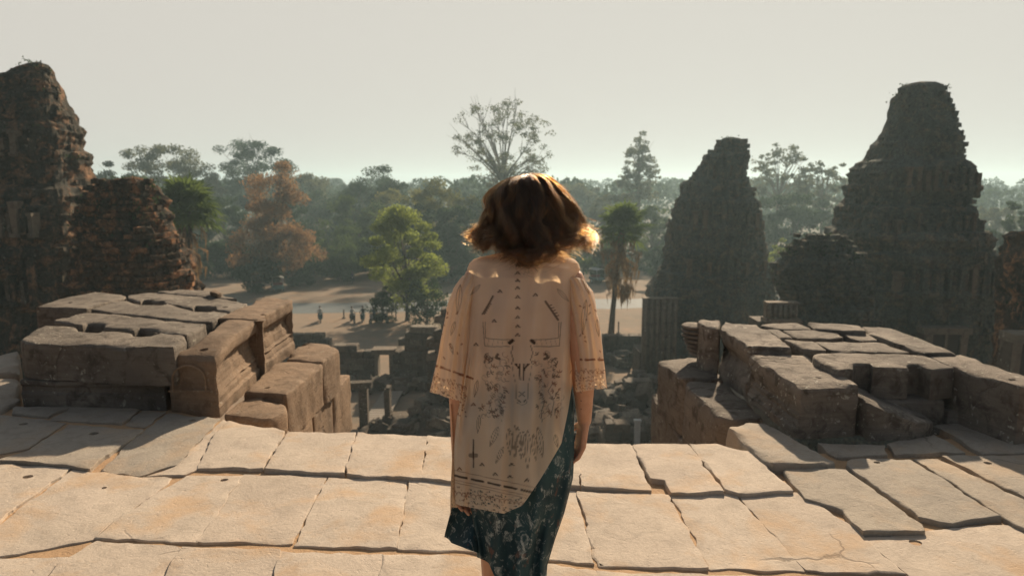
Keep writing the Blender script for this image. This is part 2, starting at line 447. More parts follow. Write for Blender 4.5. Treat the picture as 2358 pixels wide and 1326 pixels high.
# ------------------------------------------------------------ platform
plat = tag(empty('temple_platform'), 'worn sandstone paving of the temple summit', kind='structure')
core_px = [(-700, 935), (380, 935), (520, 966), (660, 997), (1160, 1014), (1590, 1026), (1665, 1040), (1960, 1035), (2300, 985), (3000, 985)]
core = [atz(x, y, 0).xy for x, y in core_px]
core = [(p.x, p.y - .03) for p in core] + [(6.5, 4.5), (6.5, -4), (-6.5, -4), (-6.5, 4.8)]
core = [(-6.5, 4.95)] + [(p[0], p[1]) for p in core[1:9]] + [(6.5, 4.7), (6.5, -4), (-6.5, -4)]
mb = MB()
n = len(core); V = [(x, y, -.008) for x, y in core] + [(x, y, -1.4) for x, y in core]
F = [tuple(range(n - 1, -1, -1)), tuple(range(n, 2 * n))] + [(i, (i + 1) % n, n + (i + 1) % n, n + i) for i in range(n)]
c_ = mesh('bedding', V, F, M['sandbed'], plat)
bm = bmesh.new(); bm.from_mesh(c_.data); bmesh.ops.recalc_face_normals(bm, faces=bm.faces); bm.to_mesh(c_.data); bm.free()

P_, G_ = 'paving', 'grey_and_shaded'  # second one gives slabs in the plinths' shadow a shaded colour
slabs = [
 # (outline px, z, material, holes)
 ([(527, 970), (655, 992), (607, 1077), (457, 1075), (494, 999)], .012, P_, []),
 ([(662, 993), (818, 996), (793, 1088), (611, 1078)], .02, P_, []),
 ([(822, 996), (983, 1004), (967, 1097), (797, 1089)], .02, P_, []),
 ([(987, 1004), (1160, 1010), (1152, 1110), (971, 1098)], .018, P_, []),
 ([(1164, 1010), (1324, 1020), (1333, 1117), (1156, 1111)], .02, P_, []),
 ([(1328, 1020), (1452, 1022), (1499, 1128), (1337, 1118)], .02, P_, []),
 ([(1457, 1022), (1583, 1022), (1668, 1128), (1545, 1130), (1530, 1102), (1500, 1098)], .026, P_, []),
 ([(1588, 1022), (1650, 1024), (1740, 1045), (1822, 1127), (1755, 1130), (1700, 1133), (1672, 1124)], .022, P_, []),
 ([(368, 1133), (430, 1097), (556, 1094), (535, 1128), (452, 1245), (219, 1236), (290, 1180)], .004, P_, [(515, 1103, .02)]),
 ([(562, 1093), (751, 1099), (672, 1250), (457, 1245)], .0, P_, []),
 ([(756, 1100), (937, 1105), (914, 1259), (681, 1252)], .002, P_, []),
 ([(942, 1105), (1132, 1116), (1120, 1268), (922, 1260)], .0, P_, []),
 ([(1137, 1118), (1323, 1130), (1368, 1298), (1125, 1270)], .0, P_, []),
 ([(1331, 1133), (1538, 1140), (1628, 1306), (1378, 1299)], .003, P_, []),
 ([(1544, 1140), (1692, 1137), (1850, 1312), (1638, 1307)], .0, P_, []),
 ([(1698, 1137), (1842, 1137), (1972, 1224), (2082, 1318), (1856, 1312)], .0, P_, []),
 ([(222, 1246), (416, 1259), (335, 1390), (60, 1380), (135, 1301)], .002, P_, []),
 ([(422, 1260), (642, 1268), (600, 1410), (345, 1392)], .001, P_, []),
 ([(648, 1270), (874, 1277), (862, 1420), (608, 1412)], .002, P_, []),
 ([(880, 1278), (1120, 1285), (1115, 1430), (868, 1420)], 0, P_, []),
 ([(1125, 1287), (1370, 1313), (1395, 1440), (1120, 1430)], .001, P_, []),
 ([(1376, 1315), (1632, 1322), (1690, 1450), (1402, 1440)], 0, P_, []),
 ([(1638, 1323), (1855, 1326), (1950, 1450), (1697, 1450)], 0, P_, []),
 ([(37, 937), (161, 935), (112, 958), (25, 952)], .012, G_, []),
 ([(168, 935), (322, 942), (280, 975), (118, 965)], .006, G_, []),
 ([(327, 944), (383, 949), (332, 984), (287, 977)], .0, G_, []),
 ([(-190, 975), (0, 954), (149, 973), (62, 1033), (-190, 1075)], .004, G_, [(53, 976, .024)]),
 ([(158, 977), (329, 989), (290, 1017), (203, 1079), (155, 1071), (2, 1057), (67, 1035)], .018, G_, [(216, 998, .028)]),
 ([(388, 951), (507, 963), (436, 1035), (404, 1070), (322, 1095), (236, 1083), (298, 1018), (334, 989)], .006, G_, [(443, 966, .022)]),
 ([(512, 964), (523, 971), (489, 1002), (425, 1060), (412, 1067), (441, 1036)], .002, P_, []),
 ([(-260, 1090), (0, 1066), (158, 1077), (0, 1195), (-260, 1350)], .01, P_, [(64, 1096, .026)]),
 ([(168, 1084), (235, 1088), (322, 1101), (395, 1098), (360, 1133), (285, 1180), (213, 1238), (0, 1278), (-260, 1370), (0, 1206)], .003, P_, [(240, 1123, .014)]),
 ([(-260, 1380), (0, 1287), (150, 1283), (125, 1302), (50, 1380), (-260, 1480)], .002, P_, []),
 ([(525, 973), (492, 1002), (455, 1078), (425, 1092), (330, 1098), (408, 1073), (442, 1039), (508, 985)], .0, P_, []),
 ([(1803, 1083), (1842, 1075), (1948, 1081), (2008, 1126), (2120, 1203), (2121, 1217), (1985, 1222), (1942, 1172), (1858, 1146)], .022, G_, []),
 ([(1946, 1070), (1957, 1055), (2096, 1055), (2200, 1122), (2303, 1187), (2190, 1201), (2115, 1187), (2021, 1121)], .024, G_, [(2020, 1064, .016)]),
 ([(2102, 1055), (2160, 1055), (2358, 1148), (2470, 1205), (2470, 1275), (2317, 1192)], .02, G_, []),
 ([(2168, 1050), (2500, 1042), (2520, 1210), (2358, 1142)], .018, G_, [(2276, 1065, .02)]),
 ([(1990, 1237), (2130, 1224), (2325, 1207), (2430, 1262), (2540, 1420), (2190, 1420), (2092, 1320)], .0, P_, [(2108, 1247, .025)]),
 ([(1885, 1018), (2038, 1024), (2042, 1046), (1946, 1050), (1926, 1048)], .02, G_, []),
 ([(2044, 1022), (2150, 1000), (2225, 1043), (2064, 1046)], .014, G_, []),
 ([(2152, 978), (2200, 970), (2358, 1000), (2520, 1005), (2520, 1036), (2262, 1042)], .02, G_, []),
]
for pts, z, mt, hl in slabs:
    pw = px_poly(pts, z); cxy = sum(pw, Vector((0, 0))) / len(pw); pw = [q + (q - cxy).normalized() * (.010 if mt == P_ else .004) for q in pw]
    stone('paving_slab', pw, z, -.12 if z < .02 else -.16, M[mt], plat, step=.035, corner=.006, crisp=14, bevel=.005 if z < .02 else .01,
          rough=.006, edge=.017, grid=.06, wob=.008, holes=[px_hole(a, b, z, r, .02) for a, b, r in hl])
# paving beside and behind the camera, regular courses
for j in range(9):
    y = 2.28 - j * .62
    x = -6.0 + rng.uniform(0, .4)
    while x < 6.0:
        wd = rng.uniform(.5, .85)
        if j > 0 or x > 2.9 or x + wd < -2.3:
            z = rng.uniform(-.006, .008)
            stone('paving_slab', [(x, y - .61), (x + wd - .008, y - .61), (x + wd - .008, y), (x, y)], z, -.1, M[P_], plat, step=.12, corner=.03, bevel=.014, rough=.005, edge=.01, grid=.2)
        x += wd
# side paving behind the plinths
for (x0, x1, y0, y1) in ((-6, -4.3, 2.3, 4.8), (3.8, 6, 2.3, 4.6)):
    y = y0
    while y < y1 - .2:
        x = x0
        while x < x1 - .1:
            wd = min(rng.uniform(.55, .8), x1 - x)
            stone('paving_slab', [(x, y), (x + wd - .02, y), (x + wd - .02, y + .58), (x, y + .58)], rng.uniform(-.01, .0), -.1, M[G_], plat, step=.12, rough=.005, edge=.01, grid=.2)
            x += wd
        y += .6
# pyramid body below the summit, three stepped tiers of laterite
pyr = tag(empty('pyramid_terraces'), 'stepped laterite terraces under the summit', kind='structure')
for k in range(4):
    e = 4.0 + k * 2.2; z1 = -1.4 - k * 2.8
    mbx = MB().box((0, -3.0, z1 - 1.4), (13.6 + k * 5, 14.8 + k * 5.0, 2.8)); mbx.build('terrace', M['ruin'], pyr)

# ------------------------------------------------------------ stone plinth beside the stair, near side
TZ = .48
LP = tag(empty('stone_plinth', (-2.9, 5.8, 0)), 'ruined flat-topped plinth of fitted dark blocks with two square mortise notches', 'plinth')
def pstone(par, *a, **k):
    o = stone(*a, **k); o.parent = par; o.matrix_parent_inverse.identity(); o.location = -Vector(par.location); return o
def profile_mold(nx, z, top, bot, thr=.6):
    """classical base mouldings along a wall face"""
    t = (z - bot) / (top - bot)
    pts = [(0, .0), (.12, .0), (.14, -.02), (.22, -.022), (.24, -.04), (.27, -.04), (.28, -.024), (.32, -.026), (.33, -.05), (.40, -.052), (.405, -.038), (.42, -.06), (.50, -.062), (.52, -.075), (.66, -.085), (.70, -.06), (.78, -.01), (.85, .0), (1, .0)]
    for (a, va), (b, vb) in zip(pts, pts[1:]):
        if a <= t <= b: v = va + (vb - va) * (t - a) / (b - a); break
    else: v = 0
    return v * max(0.0, min(1.0, (nx - thr) * 4))
bt = M['block']; bw = M['blockwarm']
A = [(45, 781), (79, 759), (104, 749), (179, 752), (183, 761), (227, 764), (238, 761), (304, 766), (308, 772), (347, 773), (358, 766), (420, 772), (431, 782), (402, 800), (313, 801), (169, 793), (60, 788)]
pstone(LP, 'stone_block', px_poly(A, TZ), TZ, .205, bt, bevel=.032, rough=.012, corner=.03, grid=.06, topz=lambda x, y: -.02 if y < 4.7 else 0)
A0 = [(50, 936), (384, 944), (418, 905), (100, 880)]
pstone(LP, 'stone_block', px_poly(A0, 0), .2, -.03, bt, bevel=.015, rough=.008, side=lambda nx, ny, z: (-.018 if .11 < z < .15 else 0) * max(0, -ny))
B = [(121, 739), (205, 718), (318, 730), (479, 744), (432, 772), (360, 762), (361, 757), (323, 754), (311, 760), (241, 753), (239, 744), (201, 743), (191, 749), (170, 746)]
pstone(LP, 'stone_block', px_poly(B, TZ), TZ, .1, bt, bevel=.03, rough=.01, grid=.06)
C = [(80, 706), (130, 690), (217, 672), (293, 680), (287, 686), (260, 692), (200, 710), (140, 708)]
pstone(LP, 'stone_block', px_poly(C, TZ), TZ, .1, bt, bevel=.02, rough=.01, holes=[px_hole(162, 697, TZ, .022)])
Dp = [(208, 712), (262, 694), (289, 692), (323, 698), (330, 702), (376, 703), (380, 699), (432, 712), (446, 716), (486, 717), (489, 714), (526, 721), (489, 742), (380, 733), (300, 724)]
pstone(LP, 'stone_block', px_poly(Dp, TZ), TZ, .1, bt, bevel=.02, rough=.009)
E = [(296, 681), (338, 674), (412, 672), (480, 682), (573, 698), (530, 719), (498, 713), (498, 706), (450, 704), (445, 710), (384, 698), (376, 693), (330, 690), (325, 694), (292, 688)]
pstone(LP, 'stone_block', px_poly(E, TZ), TZ, .1, bt, bevel=.02, rough=.01, holes=[px_hole(519, 707, TZ, .025)])
E2 = [(360, 674), (412, 669), (470, 670), (512, 681), (548, 691), (500, 688), (430, 681)]
pstone(LP, 'stone_block', px_poly(E2, TZ), TZ + .01, .1, bt, bevel=.02, rough=.012)
Fp = [(527, 733), (571, 731), (606, 737), (548, 779), (516, 803), (503, 838), (470, 838), (405, 826), (452, 779), (489, 747)]
pf = px_poly(Fp, TZ)
ff = [(507, 950), (386, 944)]
frontF = [atz(507, 951, 0).xy, atz(607, 847, 0.03).xy, atz(606, 737, TZ).xy, atz(527, 733, TZ).xy, atz(452, 781, TZ).xy, atz(391, 946, 0).xy]
yf = atz(507, 951, 0).y
def slopeF(x, y): return -.085 * max(0.0, 1 - (y - yf) / .45) ** 1.6
pstone(LP, 'moulded_block', frontF, TZ, -.03, bw, bevel=.035, rough=.007, topz=slopeF, corner=.03, grid=.05, edge=.006,
       side=lambda nx, ny, z: profile_mold(nx, z, TZ, 0), holes=[px_hole(470, 799, TZ - .03, .025)])
F2 = [atz(612, 846, 0.03).xy, atz(686, 783, .1).xy, atz(687, 693, TZ).xy, atz(616, 687, TZ).xy, atz(536, 730, TZ).xy, atz(607, 737, TZ).xy]
x_r = atz(612, 846, .03).x; y0 = atz(609, 737, TZ).y
F2 = [(x_r, y0 + .01), (x_r + .0, atz(687, 693, TZ).y), (x_r - .36, atz(616, 687, TZ).y), (x_r - .36, y0 + .05)]
pstone(LP, 'moulded_block', F2, TZ + .005, -.03, bw, bevel=.02, rough=.012, corner=.02, grid=.06, edge=.012,
       side=lambda nx, ny, z: profile_mold(nx, z, TZ, 0), holes=[px_hole(606, 727, TZ, .022)])
# hidden filling courses below the top blocks
mbf = MB()
for k in range(3):
    for q in range(3):
        mbf.box((-3.3 + q * .38, 5.4 + k * .5, .0), (.36, .48, .42), jit=.01)
o = mbf.build('core_stones', bt, LP); o.location = -Vector(LP.location); o['kind'] = 'stuff'
# carved arch on the moulded block's end: a thin raised rim
pa = atz(448, 946, 0); yy = yf - .008
mbr = MB(); arc = [Vector((pa.x - .115, yy, .17)), Vector((pa.x - .115, yy, .24))] + [Vector((pa.x + .115 * math.cos(a), yy, .25 + .10 * math.sin(a))) for a in np.linspace(math.pi, 0, 12)] + [Vector((pa.x + .115, yy, .17))]
mbr.tube(arc, .007, 6); mbr.box((pa.x, yy, .165), (.3, .012, .01))
o = mbr.build('carved_arch', bw, LP); o.location = -Vector(LP.location)
# stair cheek below it
LC = tag(empty('stair_cheek', (-1.9, 5.6, 0)), 'sunlit low cheek wall of tan blocks dropping away beside the notched plinth', 'wall')
Gq = [(560, 901), (637, 831), (743, 837), (662, 908), (600, 903)]
pstone(LC, 'stone_block', px_poly(Gq, .04), .04, -.34, bw, bevel=.03, rough=.01, holes=[px_hole(615, 892, .04, .02)], corner=.02)
G2 = [(655, 825), (692, 788), (725, 786), (760, 792), (784, 804), (744, 833), (690, 830)]
pstone(LC, 'stone_block', px_poly(G2, .06), .06, -.34, bw, bevel=.05, rough=.014, holes=[px_hole(707, 800, .06, .02)], corner=.04)
Hq = [(511, 955), (566, 905), (611, 909), (655, 930), (661, 945), (628, 966), (570, 958)]
pstone(LC, 'stone_block', px_poly(Hq, -.01), -.01, -.5, bw, bevel=.045, rough=.014, corner=.04)
xg = atz(662, 908, .04).x
for (ya, yb, za, zb) in ((5.0, 5.62, -.345, -.95), (5.64, 6.3, -.345, -.95), (6.32, 7.0, -.36, -.95), (5.0, 5.9, -.96, -1.6), (5.92, 6.9, -.96, -1.6)):
    pstone(LC, 'stone_block', [(xg - .5, ya), (xg + rng.uniform(-.01, .01), ya), (xg + rng.uniform(-.01, .01), yb), (xg - .5, yb)], za, zb, bw, bevel=.02, rough=.012)
# two stones past the plinth's outer end
for pts, z, lab in (([(-110, 885), (22, 863), (46, 870), (47, 918), (6, 944), (-110, 958)], .03, 'pale grey kerb stone at the outer foot of the notched plinth'),
                    ([(-150, 850), (0, 816), (44, 806), (47, 850), (0, 860), (-120, 876)], .06, 'brown sunlit stone block behind the pale grey kerb stone')):
    o = stone('kerb_stone', px_poly(pts, z), z, -.3, M['grey_and_shaded'], bevel=.05, rough=.012, corner=.05)
    tag(o, lab, 'stone')
chip = stone('loose_stone', px_poly([(484, 683), (490, 679), (508, 682), (511, 686), (498, 689)], TZ), TZ + .05, TZ + .012, bw, bevel=.012, rough=.012, step=.02, corner=.02, grid=.04)
tag(chip, 'small loose brown stone lying on top of the notched plinth', 'stone')

# ------------------------------------------------------------ second plinth across the stair
TZ2 = .40
RP = tag(empty('stone_plinth', (2.9, 5.2, 0)), 'lichen-spotted plinth of flat blocks behind the displaced moulded block', 'plinth')
bl = M['blocklichen']
def rs(pts, z, zb, **k):
    k.setdefault('bevel', .018); k.setdefault('rough', .008)
    return pstone(RP, 'stone_block', px_poly(pts, z), z, zb, k.pop('mat', bt), **k)
xl = 1.79
R2 = [(1660, 757), (1666, 740), (1744, 748), (1790, 776), (1823, 800), (1760, 797), (1724, 796)]
def undercut(nx, ny, z): return (-.07 * math.exp(-((z - .2) / .07) ** 2)) * max(0, min(1, (-nx - .5) * 4))
rs(R2, TZ2, -.02, mat=bl, rough=.018, bevel=.025, side=undercut, holes=[px_hole(1754, 789, TZ2, .02)])
rs([(1606, 742), (1612, 737), (1662, 738), (1657, 755), (1630, 753)], TZ2, -.02, mat=bl, rough=.02, holes=[px_hole(1634, 742, TZ2, .015)])
rs([(1748, 750), (1773, 744), (1839, 743), (1872, 757), (1796, 757)], TZ2 + .008, .05)
rs([(1858, 741), (1981, 750), (1996, 763), (1931, 760), (1880, 756)], TZ2 + .02, .05)
rs([(1762, 758), (1792, 758), (1829, 777), (1795, 777)], TZ2, .05)
rs([(1798, 759), (1927, 761), (1944, 777), (1905, 780), (1836, 778)], TZ2 - .004, .05)
rs([(1933, 763), (1997, 766), (2024, 783), (1985, 785), (1958, 778)], TZ2 - .01, .05)
rs([(1984, 750), (2050, 755), (2135, 784), (2206, 813), (2124, 813), (2000, 766)], TZ2 + .01, .0)
rs([(1802, 781), (1869, 783), (1908, 806), (1862, 805)], TZ2, .05)
rs([(1874, 785), (1950, 783), (1953, 787), (2022, 787), (2100, 812), (2000, 810), (1913, 807)], TZ2, .05)
rs([(1870, 816), (1924, 811), (2127, 817), (2202, 845), (2146, 850), (2118, 837), (2086, 837), (2097, 846), (2008, 844), (2003, 836), (1965, 837), (1967, 848), (1931, 852), (1874, 825)], TZ2 - .005, .18, mat=bl, bevel=.022)
rs([(2131, 818), (2212, 815), (2340, 857), (2420, 882), (2352, 892), (2297, 876), (2205, 847)], TZ2 - .01, .0, mat=bl, bevel=.025, holes=[px_hole(2332, 871, TZ2, .022)])
rs([(1905, 992), (2060, 992), (2180, 992), (2290, 960), (2180, 900), (1900, 905)], .0, -.03, mat=bl)
fy = atz(2020, 850, TZ2).y
for (xa, xb) in ((2.10, 2.52), (2.54, 2.93)):
    pstone(RP, 'stone_block', [(xa, fy + .05), (xb, fy + .03), (xb, fy + .55), (xa, fy + .55)], .175, -.02, bl, bevel=.02, rough=.012)
pstone(RP, 'stone_block', [(2.95, fy + .04), (3.5, fy - .1), (3.5, fy + .5), (2.95, fy + .6)], .1, -.02, bl, bevel=.02, rough=.012)
# carved scroll end
mbs = MB(); pc = atz(1612, 742, TZ2)
for k in range(7):
    r_ = .13 - .008 * abs(k - 2); z_ = .34 - k * .042
    mbs.ball((pc.x - .02 + .01 * k, pc.y + .12, z_), (r_, .15, .024), 14, 6)
o = mbs.build('carved_scroll', bl, RP, True); o.location = -Vector(RP.location)
# stair cheek on that side
RC = tag(empty('stair_cheek', (1.6, 5.4, 0)), 'low cheek wall of grey blocks stepping down beside the lichen-spotted plinth', 'wall')
pstone(RC, 'stone_block', px_poly([(1514, 831), (1580, 822), (1609, 823), (1668, 870), (1577, 873), (1560, 864)], 0), 0, -.5, M['block'], bevel=.025, rough=.014, corner=.03)
pstone(RC, 'stone_block', px_poly([(1574, 884), (1588, 877), (1664, 874), (1718, 918), (1760, 961), (1698, 967), (1654, 959), (1626, 934)], 0), 0, -.6, M['block'], bevel=.035, rough=.012, corner=.04)
pstone(RC, 'stone_block', px_poly([(1672, 981), (1716, 973), (1760, 968), (1852, 1019), (1927, 1062), (1916, 1068), (1775, 1069), (1737, 1039)], .05), .05, -.4, M['grey_and_shaded'], bevel=.03, rough=.014, corner=.03)
xm = atz(1577, 873, 0).x
for (ya, yb, zc) in ((4.7, 5.3, -.62), (5.32, 6.1, -.52), (6.1, 6.8, -.5)):
    pstone(RC, 'stone_block', [(xm - .02, ya), (xm + .6, ya), (xm + .6, yb), (xm - .02, yb)], zc, -1.4, M['block'], bevel=.03, rough=.015)
# displaced block and wedge
p1 = atz(1836, 1012, 0); pb = atz(1726, 820, .34)
R1 = [(p1.x, p1.y), (atz(1973, 1005, 0).x, p1.y + .05), (atz(1866, 823, .34).x, pb.y + .02), (pb.x - .01, pb.y)]
xq = p1.x
def mold2(nx, ny, z):
    t = z / .34
    v = 0.0
    if .55 < t < .72: v = -.03
    elif .42 < t <= .55: v = -.045
    elif .34 < t <= .42: v = -.03
    elif .26 < t <= .34: v = -.038
    elif .18 < t <= .26: v = -.02
    return v * max(0.0, min(1.0, (-nx - .6) * 4))
o = stone('moulded_block', R1, .345, .0, bl, bevel=.035, rough=.01, corner=.035, grid=.05, side=mold2, holes=[px_hole(1884, 870, .34, .018)], edge=.01,
          topz=lambda x, y: -.015 if y < p1.y + .06 else 0)
tag(o, 'displaced oblong block with side mouldings and a round dowel hole, standing on the pavement', 'stone block')
W8 = [atz(1975, 1003, 0).xy, atz(2004, 1017, 0).xy, atz(2116, 1014, 0).xy, atz(2151, 997, 0).xy, (atz(2151, 997, 0).x + .02, 4.62), (atz(1975, 1003, 0).x, 4.55)]
def wedge(x, y):
    t = (x - W8[0].x) / (W8[3].x - W8[0].x); return -.20 * max(0, min(1, t)) ** .9 - .05 * max(0, (4.55 - y)) * 2
o = stone('wedge_stone', W8, .30, .0, bl, bevel=.03, rough=.018, corner=.04, grid=.05, topz=wedge, edge=.015)
tag(o, 'broken wedge-shaped stone leaning against the displaced moulded block', 'stone')
# ------------------------------------------------------------ brick towers
def lerp_tab(tab, x):
    for a, b in zip(tab, tab[1:]):
        if a[0] <= x <= b[0]:
            t = (x - a[0]) / max(1e-9, b[0] - a[0]); return [u + (v - u) * t for u, v in zip(a[1:], b[1:])]
    return list(tab[0][1:]) if x < tab[0][0] else list(tab[-1][1:])
def tower(name, label, cat, D, prof, mat, zbase, dz=.16, nseg=200, rough=.22, course=.33, tiers=(), ex=4.5, seed=0, bricks=700, tufts=60, doors=(), depthk=1.0, sidek=.8, ledgek=1.0, group=None):
    """prof: (py, left px, right px) outline of the tower at distance D; tiers: (py top, py bottom, count) bands of pilasters"""
    hwb = (prof[-1][2] - prof[-1][1]) / 1572 * D / 2; cy = D + hwb * depthk * .9; D = D + hwb * .35
    zt = aty(0, prof[0][0], D).z
    def pyof(z):   # height to photo row
        t = (z - EYE) / D; yy = math.tan(math.atan(t) + PITCH); return 663 - yy * 1572
    def sect(z):
        py_ = pyof(z); l, r = lerp_tab(prof, py_); ry_ = ray(0, py_).y; tl, tr = (l - 1179) / 1572 / ry_, (r - 1179) / 1572 / ry_; k_ = sidek * depthk
        hw = max(.05, (tr - tl) * cy / (2 + k_ * abs(tl + tr)))   # near corner on one side, far corner on the other
        return (tl * (cy - k_ * hw) + hw, hw) if tl + tr < 0 else (tr * (cy - k_ * hw) - hw, hw)
    bx, hwb = sect(zbase)
    root = tag(empty(name, (bx, cy, zbase)), label, cat, group)
    ledge = []
    for (a, b, n_) in tiers: ledge += [aty(0, a, D).z, aty(0, b, D).z]
    zs = np.arange(zbase, zt, dz); V = []; off = seed * 17.3
    def disp(th, z, r):
        ci = int(z / course); arc = th * r * 1.0; bi = int(arc / .55 + (ci % 2) * .5)
        h = math.sin(ci * 127.1 + bi * 311.7 + off) * 43758.5453; h -= math.floor(h)
        c = (h - .5) * rough * .55
        q = Vector((math.cos(th) * r, math.sin(th) * r, z))
        f = noise.fractal(q * .55 + Vector((off, 0, 0)), 1.0, 2.0, 4) * rough * 1.05
        f2 = noise.noise(q * 2.6 + Vector((0, off, 0))) * rough * .7
        hole = noise.noise(q * 1.3 + Vector((5, off, 3)))
        return c + f + f2 - (max(0, hole - .35) * rough * 3)
    def rad(th, hw):
        c, s_ = abs(math.cos(th)), abs(math.sin(th)); r = hw / ((c ** ex + s_ ** ex) ** (1 / ex))
        return r * (1 - .035 * (abs(math.cos(th)) ** 6 < .35 and abs(math.sin(th)) ** 6 < .35))
    for z in zs:
        cx, hw = sect(z); e = 0.0
        for lz in ledge:
            if 0 <= z - lz < .4: e = .38
            elif -.35 < z - lz < 0: e = .16
            elif .4 <= z - lz < .8: e = -.1
        for k in range(nseg):
            th = 2 * math.pi * k / nseg; r = rad(th, hw) + e * ledgek
            r = max(.05, r + disp(th, z, r))
            V.append((cx + math.cos(th) * r - bx, math.sin(th) * r * depthk, z - zbase + .06 * noise.noise(Vector((th * 9, z * 2, off)))))
    n = len(zs); idx = np.arange(n * nseg).reshape(n, nseg); nxt = np.roll(idx, -1, axis=1)
    Q = np.stack([idx[:-1], nxt[:-1], nxt[1:], idx[1:]], -1).reshape(-1, 4)
    cx, hw = sect(zt); V.append((cx - bx, 0, zt - zbase + .1)); top = len(V) - 1
    body = bigmesh('brick_body', V, Q, mat, root)
    bm = bmesh.new(); bm.from_mesh(body.data); bm.verts.ensure_lookup_table()
    for k in range(nseg): bm.faces.new((bm.verts[(n - 1) * nseg + k], bm.verts[(n - 1) * nseg + (k + 1) % nseg], bm.verts[top]))
    bm.to_mesh(body.data); bm.free()
    lr = random.Random(seed + 3)
    # pilasters round each tier
    for (a, b, cnt) in tiers:
        z1, z0 = aty(0, a, D).z, aty(0, b, D).z; zm = (z0 + z1) / 2; cx, hw = sect(zm); cx0, hw0 = sect(z0 + .2)
        for k in range(cnt):
            u = -0.86 + 1.72 * (k + .5) / cnt
            m_ = MB(); x = cx + hw * u - bx; y = -hw * (1 - abs(u) ** ex) ** (1 / ex) * depthk * .97 - .12
            wdt = hw * .8 / cnt * lr.uniform(.6, 1.2); hh = (z1 - z0) * lr.uniform(.55, .98)
            m_.box((x, y, z0 + hh / 2 - zbase), (wdt, .5, hh), jit=.05); m_.box((x, y - .02, z0 + hh - zbase), (wdt * 1.3, .6, .14), jit=.02); m_.box((x, y - .05, z0 + .1 - zbase), (wdt * 1.3, .6, .16), jit=.02)
            m_.build('pilaster', M['ochre'] if lr.random() < .4 else mat, root)
            if k < cnt - 1 and lr.random() < .7:
                m2 = MB().box((x + hw * .8 / cnt, y + .12, z0 + hh * .45 - zbase), (hw * .5 / cnt, .4, hh * .75), jit=.03); m2.build('niche_panel', M['ruin'] if lr.random() < .6 else mat, root)
    # loose and weathered bricks standing proud of the face
    mb_ = MB()
    for _ in range(bricks):
        z = lr.uniform(max(zbase, zt - 20), zt - .2); cx, hw = sect(z); th = lr.uniform(math.pi * .95, math.pi * 2.05)
        ci = int(z / course); z = (ci + .5) * course
        r = rad(th, hw); r += disp(th, z, r) + lr.uniform(-.04, .06)
        mb_.box((cx + math.cos(th) * r - bx, math.sin(th) * r * depthk, z - zbase), (lr.uniform(.16, .42), lr.uniform(.12, .26), course * lr.uniform(.45, .8)), rz=th + math.pi / 2 + lr.uniform(-.15, .15), jit=.03)
    tag(mb_.build('weathered_brick', mat, root), kind='stuff')
    # weeds rooted in the ledges
    if tufts:
        mt = MB()
        for _ in range(tufts):
            z = lr.choice(ledge + [zt - lr.uniform(.1, 3), zt - lr.uniform(0, 1)]) + lr.uniform(-.1, .3) if ledge else zt - lr.uniform(0, 3)
            z = min(z, zt - .05); cx, hw = sect(z); th = lr.uniform(math.pi, 2 * math.pi) if lr.random() < .7 else lr.choice((0, math.pi)) ; r = rad(th, hw) + .05
            c0 = Vector((cx + math.cos(th) * r - bx, math.sin(th) * r * depthk, z - zbase))
            for _k in range(9):
                p = c0 + Vector((lr.gauss(0, .22), lr.gauss(0, .18), abs(lr.gauss(0, .08)))); a = lr.uniform(0, 6.28); s_ = lr.uniform(.04, .09)
                mt.add([p, p + Vector((math.cos(a) * s_, math.sin(a) * s_, s_ * .6)), p + Vector((lr.uniform(-.05, .05), 0, s_ * 1.5))], [(0, 1, 2)])
        tag(mt.build('weeds', M['leafdark'], root), kind='stuff')
    for (xl_, xr_, yt_, yb_) in doors:
        a = aty(xl_, yt_, D); b = aty(xr_, yb_, D); cx, hw = sect((a.z + b.z) / 2)
        fy_ = -rad(math.pi * 1.5, hw) * depthk - .28; w_, h_ = b.x - a.x, a.z - b.z; mx = (a.x + b.x) / 2 - bx; mz = (a.z + b.z) / 2 - zbase
        fr = MB()
        dr = MB().box((mx, fy_ + .05, mz), (w_ * 1.02, .62, h_ * 1.02), jit=.02).build('false_door', M['ruin'], root)
        for sx in (-1, 1): MB().box((mx + sx * w_ * .42, fy_ - .06, mz - h_ * .05), (w_ * .16, .72, h_ * .9), jit=.02).build('door_jamb', M['ruinpale'], dr)
        MB().box((mx, fy_ - .1, mz + h_ * .46), (w_ * 1.15, .8, h_ * .16), jit=.02).build('lintel', M['ruinpale'], dr)
        MB().box((mx, fy_ - .02, mz - h_ * .05), (w_ * .66, .58, h_ * .86), jit=.01).build('door_leaf', M['darkwood'], dr)
        MB().box((mx, fy_ - .33, mz - h_ * .05), (w_ * .07, .1, h_ * .84), jit=.01).build('door_bar', M['ruinpale'], dr)
    return root
tower('brick_tower', 'tall dark brick tower with warm sunlit flank rising above the notched plinth', 'tower', 30,
      [(124, 60, 108), (136, 30, 122), (158, 0, 138), (188, -28, 154), (245, -62, 181), (300, -95, 205), (370, -122, 224), (430, -140, 236), (470, -150, 246), (475, -165, 262), (560, -172, 268), (700, -180, 272), (1000, -190, 280), (1500, -190, 285)],
      M['towerL'], GZ, tiers=((300, 360, 7), (455, 545, 8), (590, 700, 8)), seed=1, rough=.17, bricks=500, ledgek=.45)
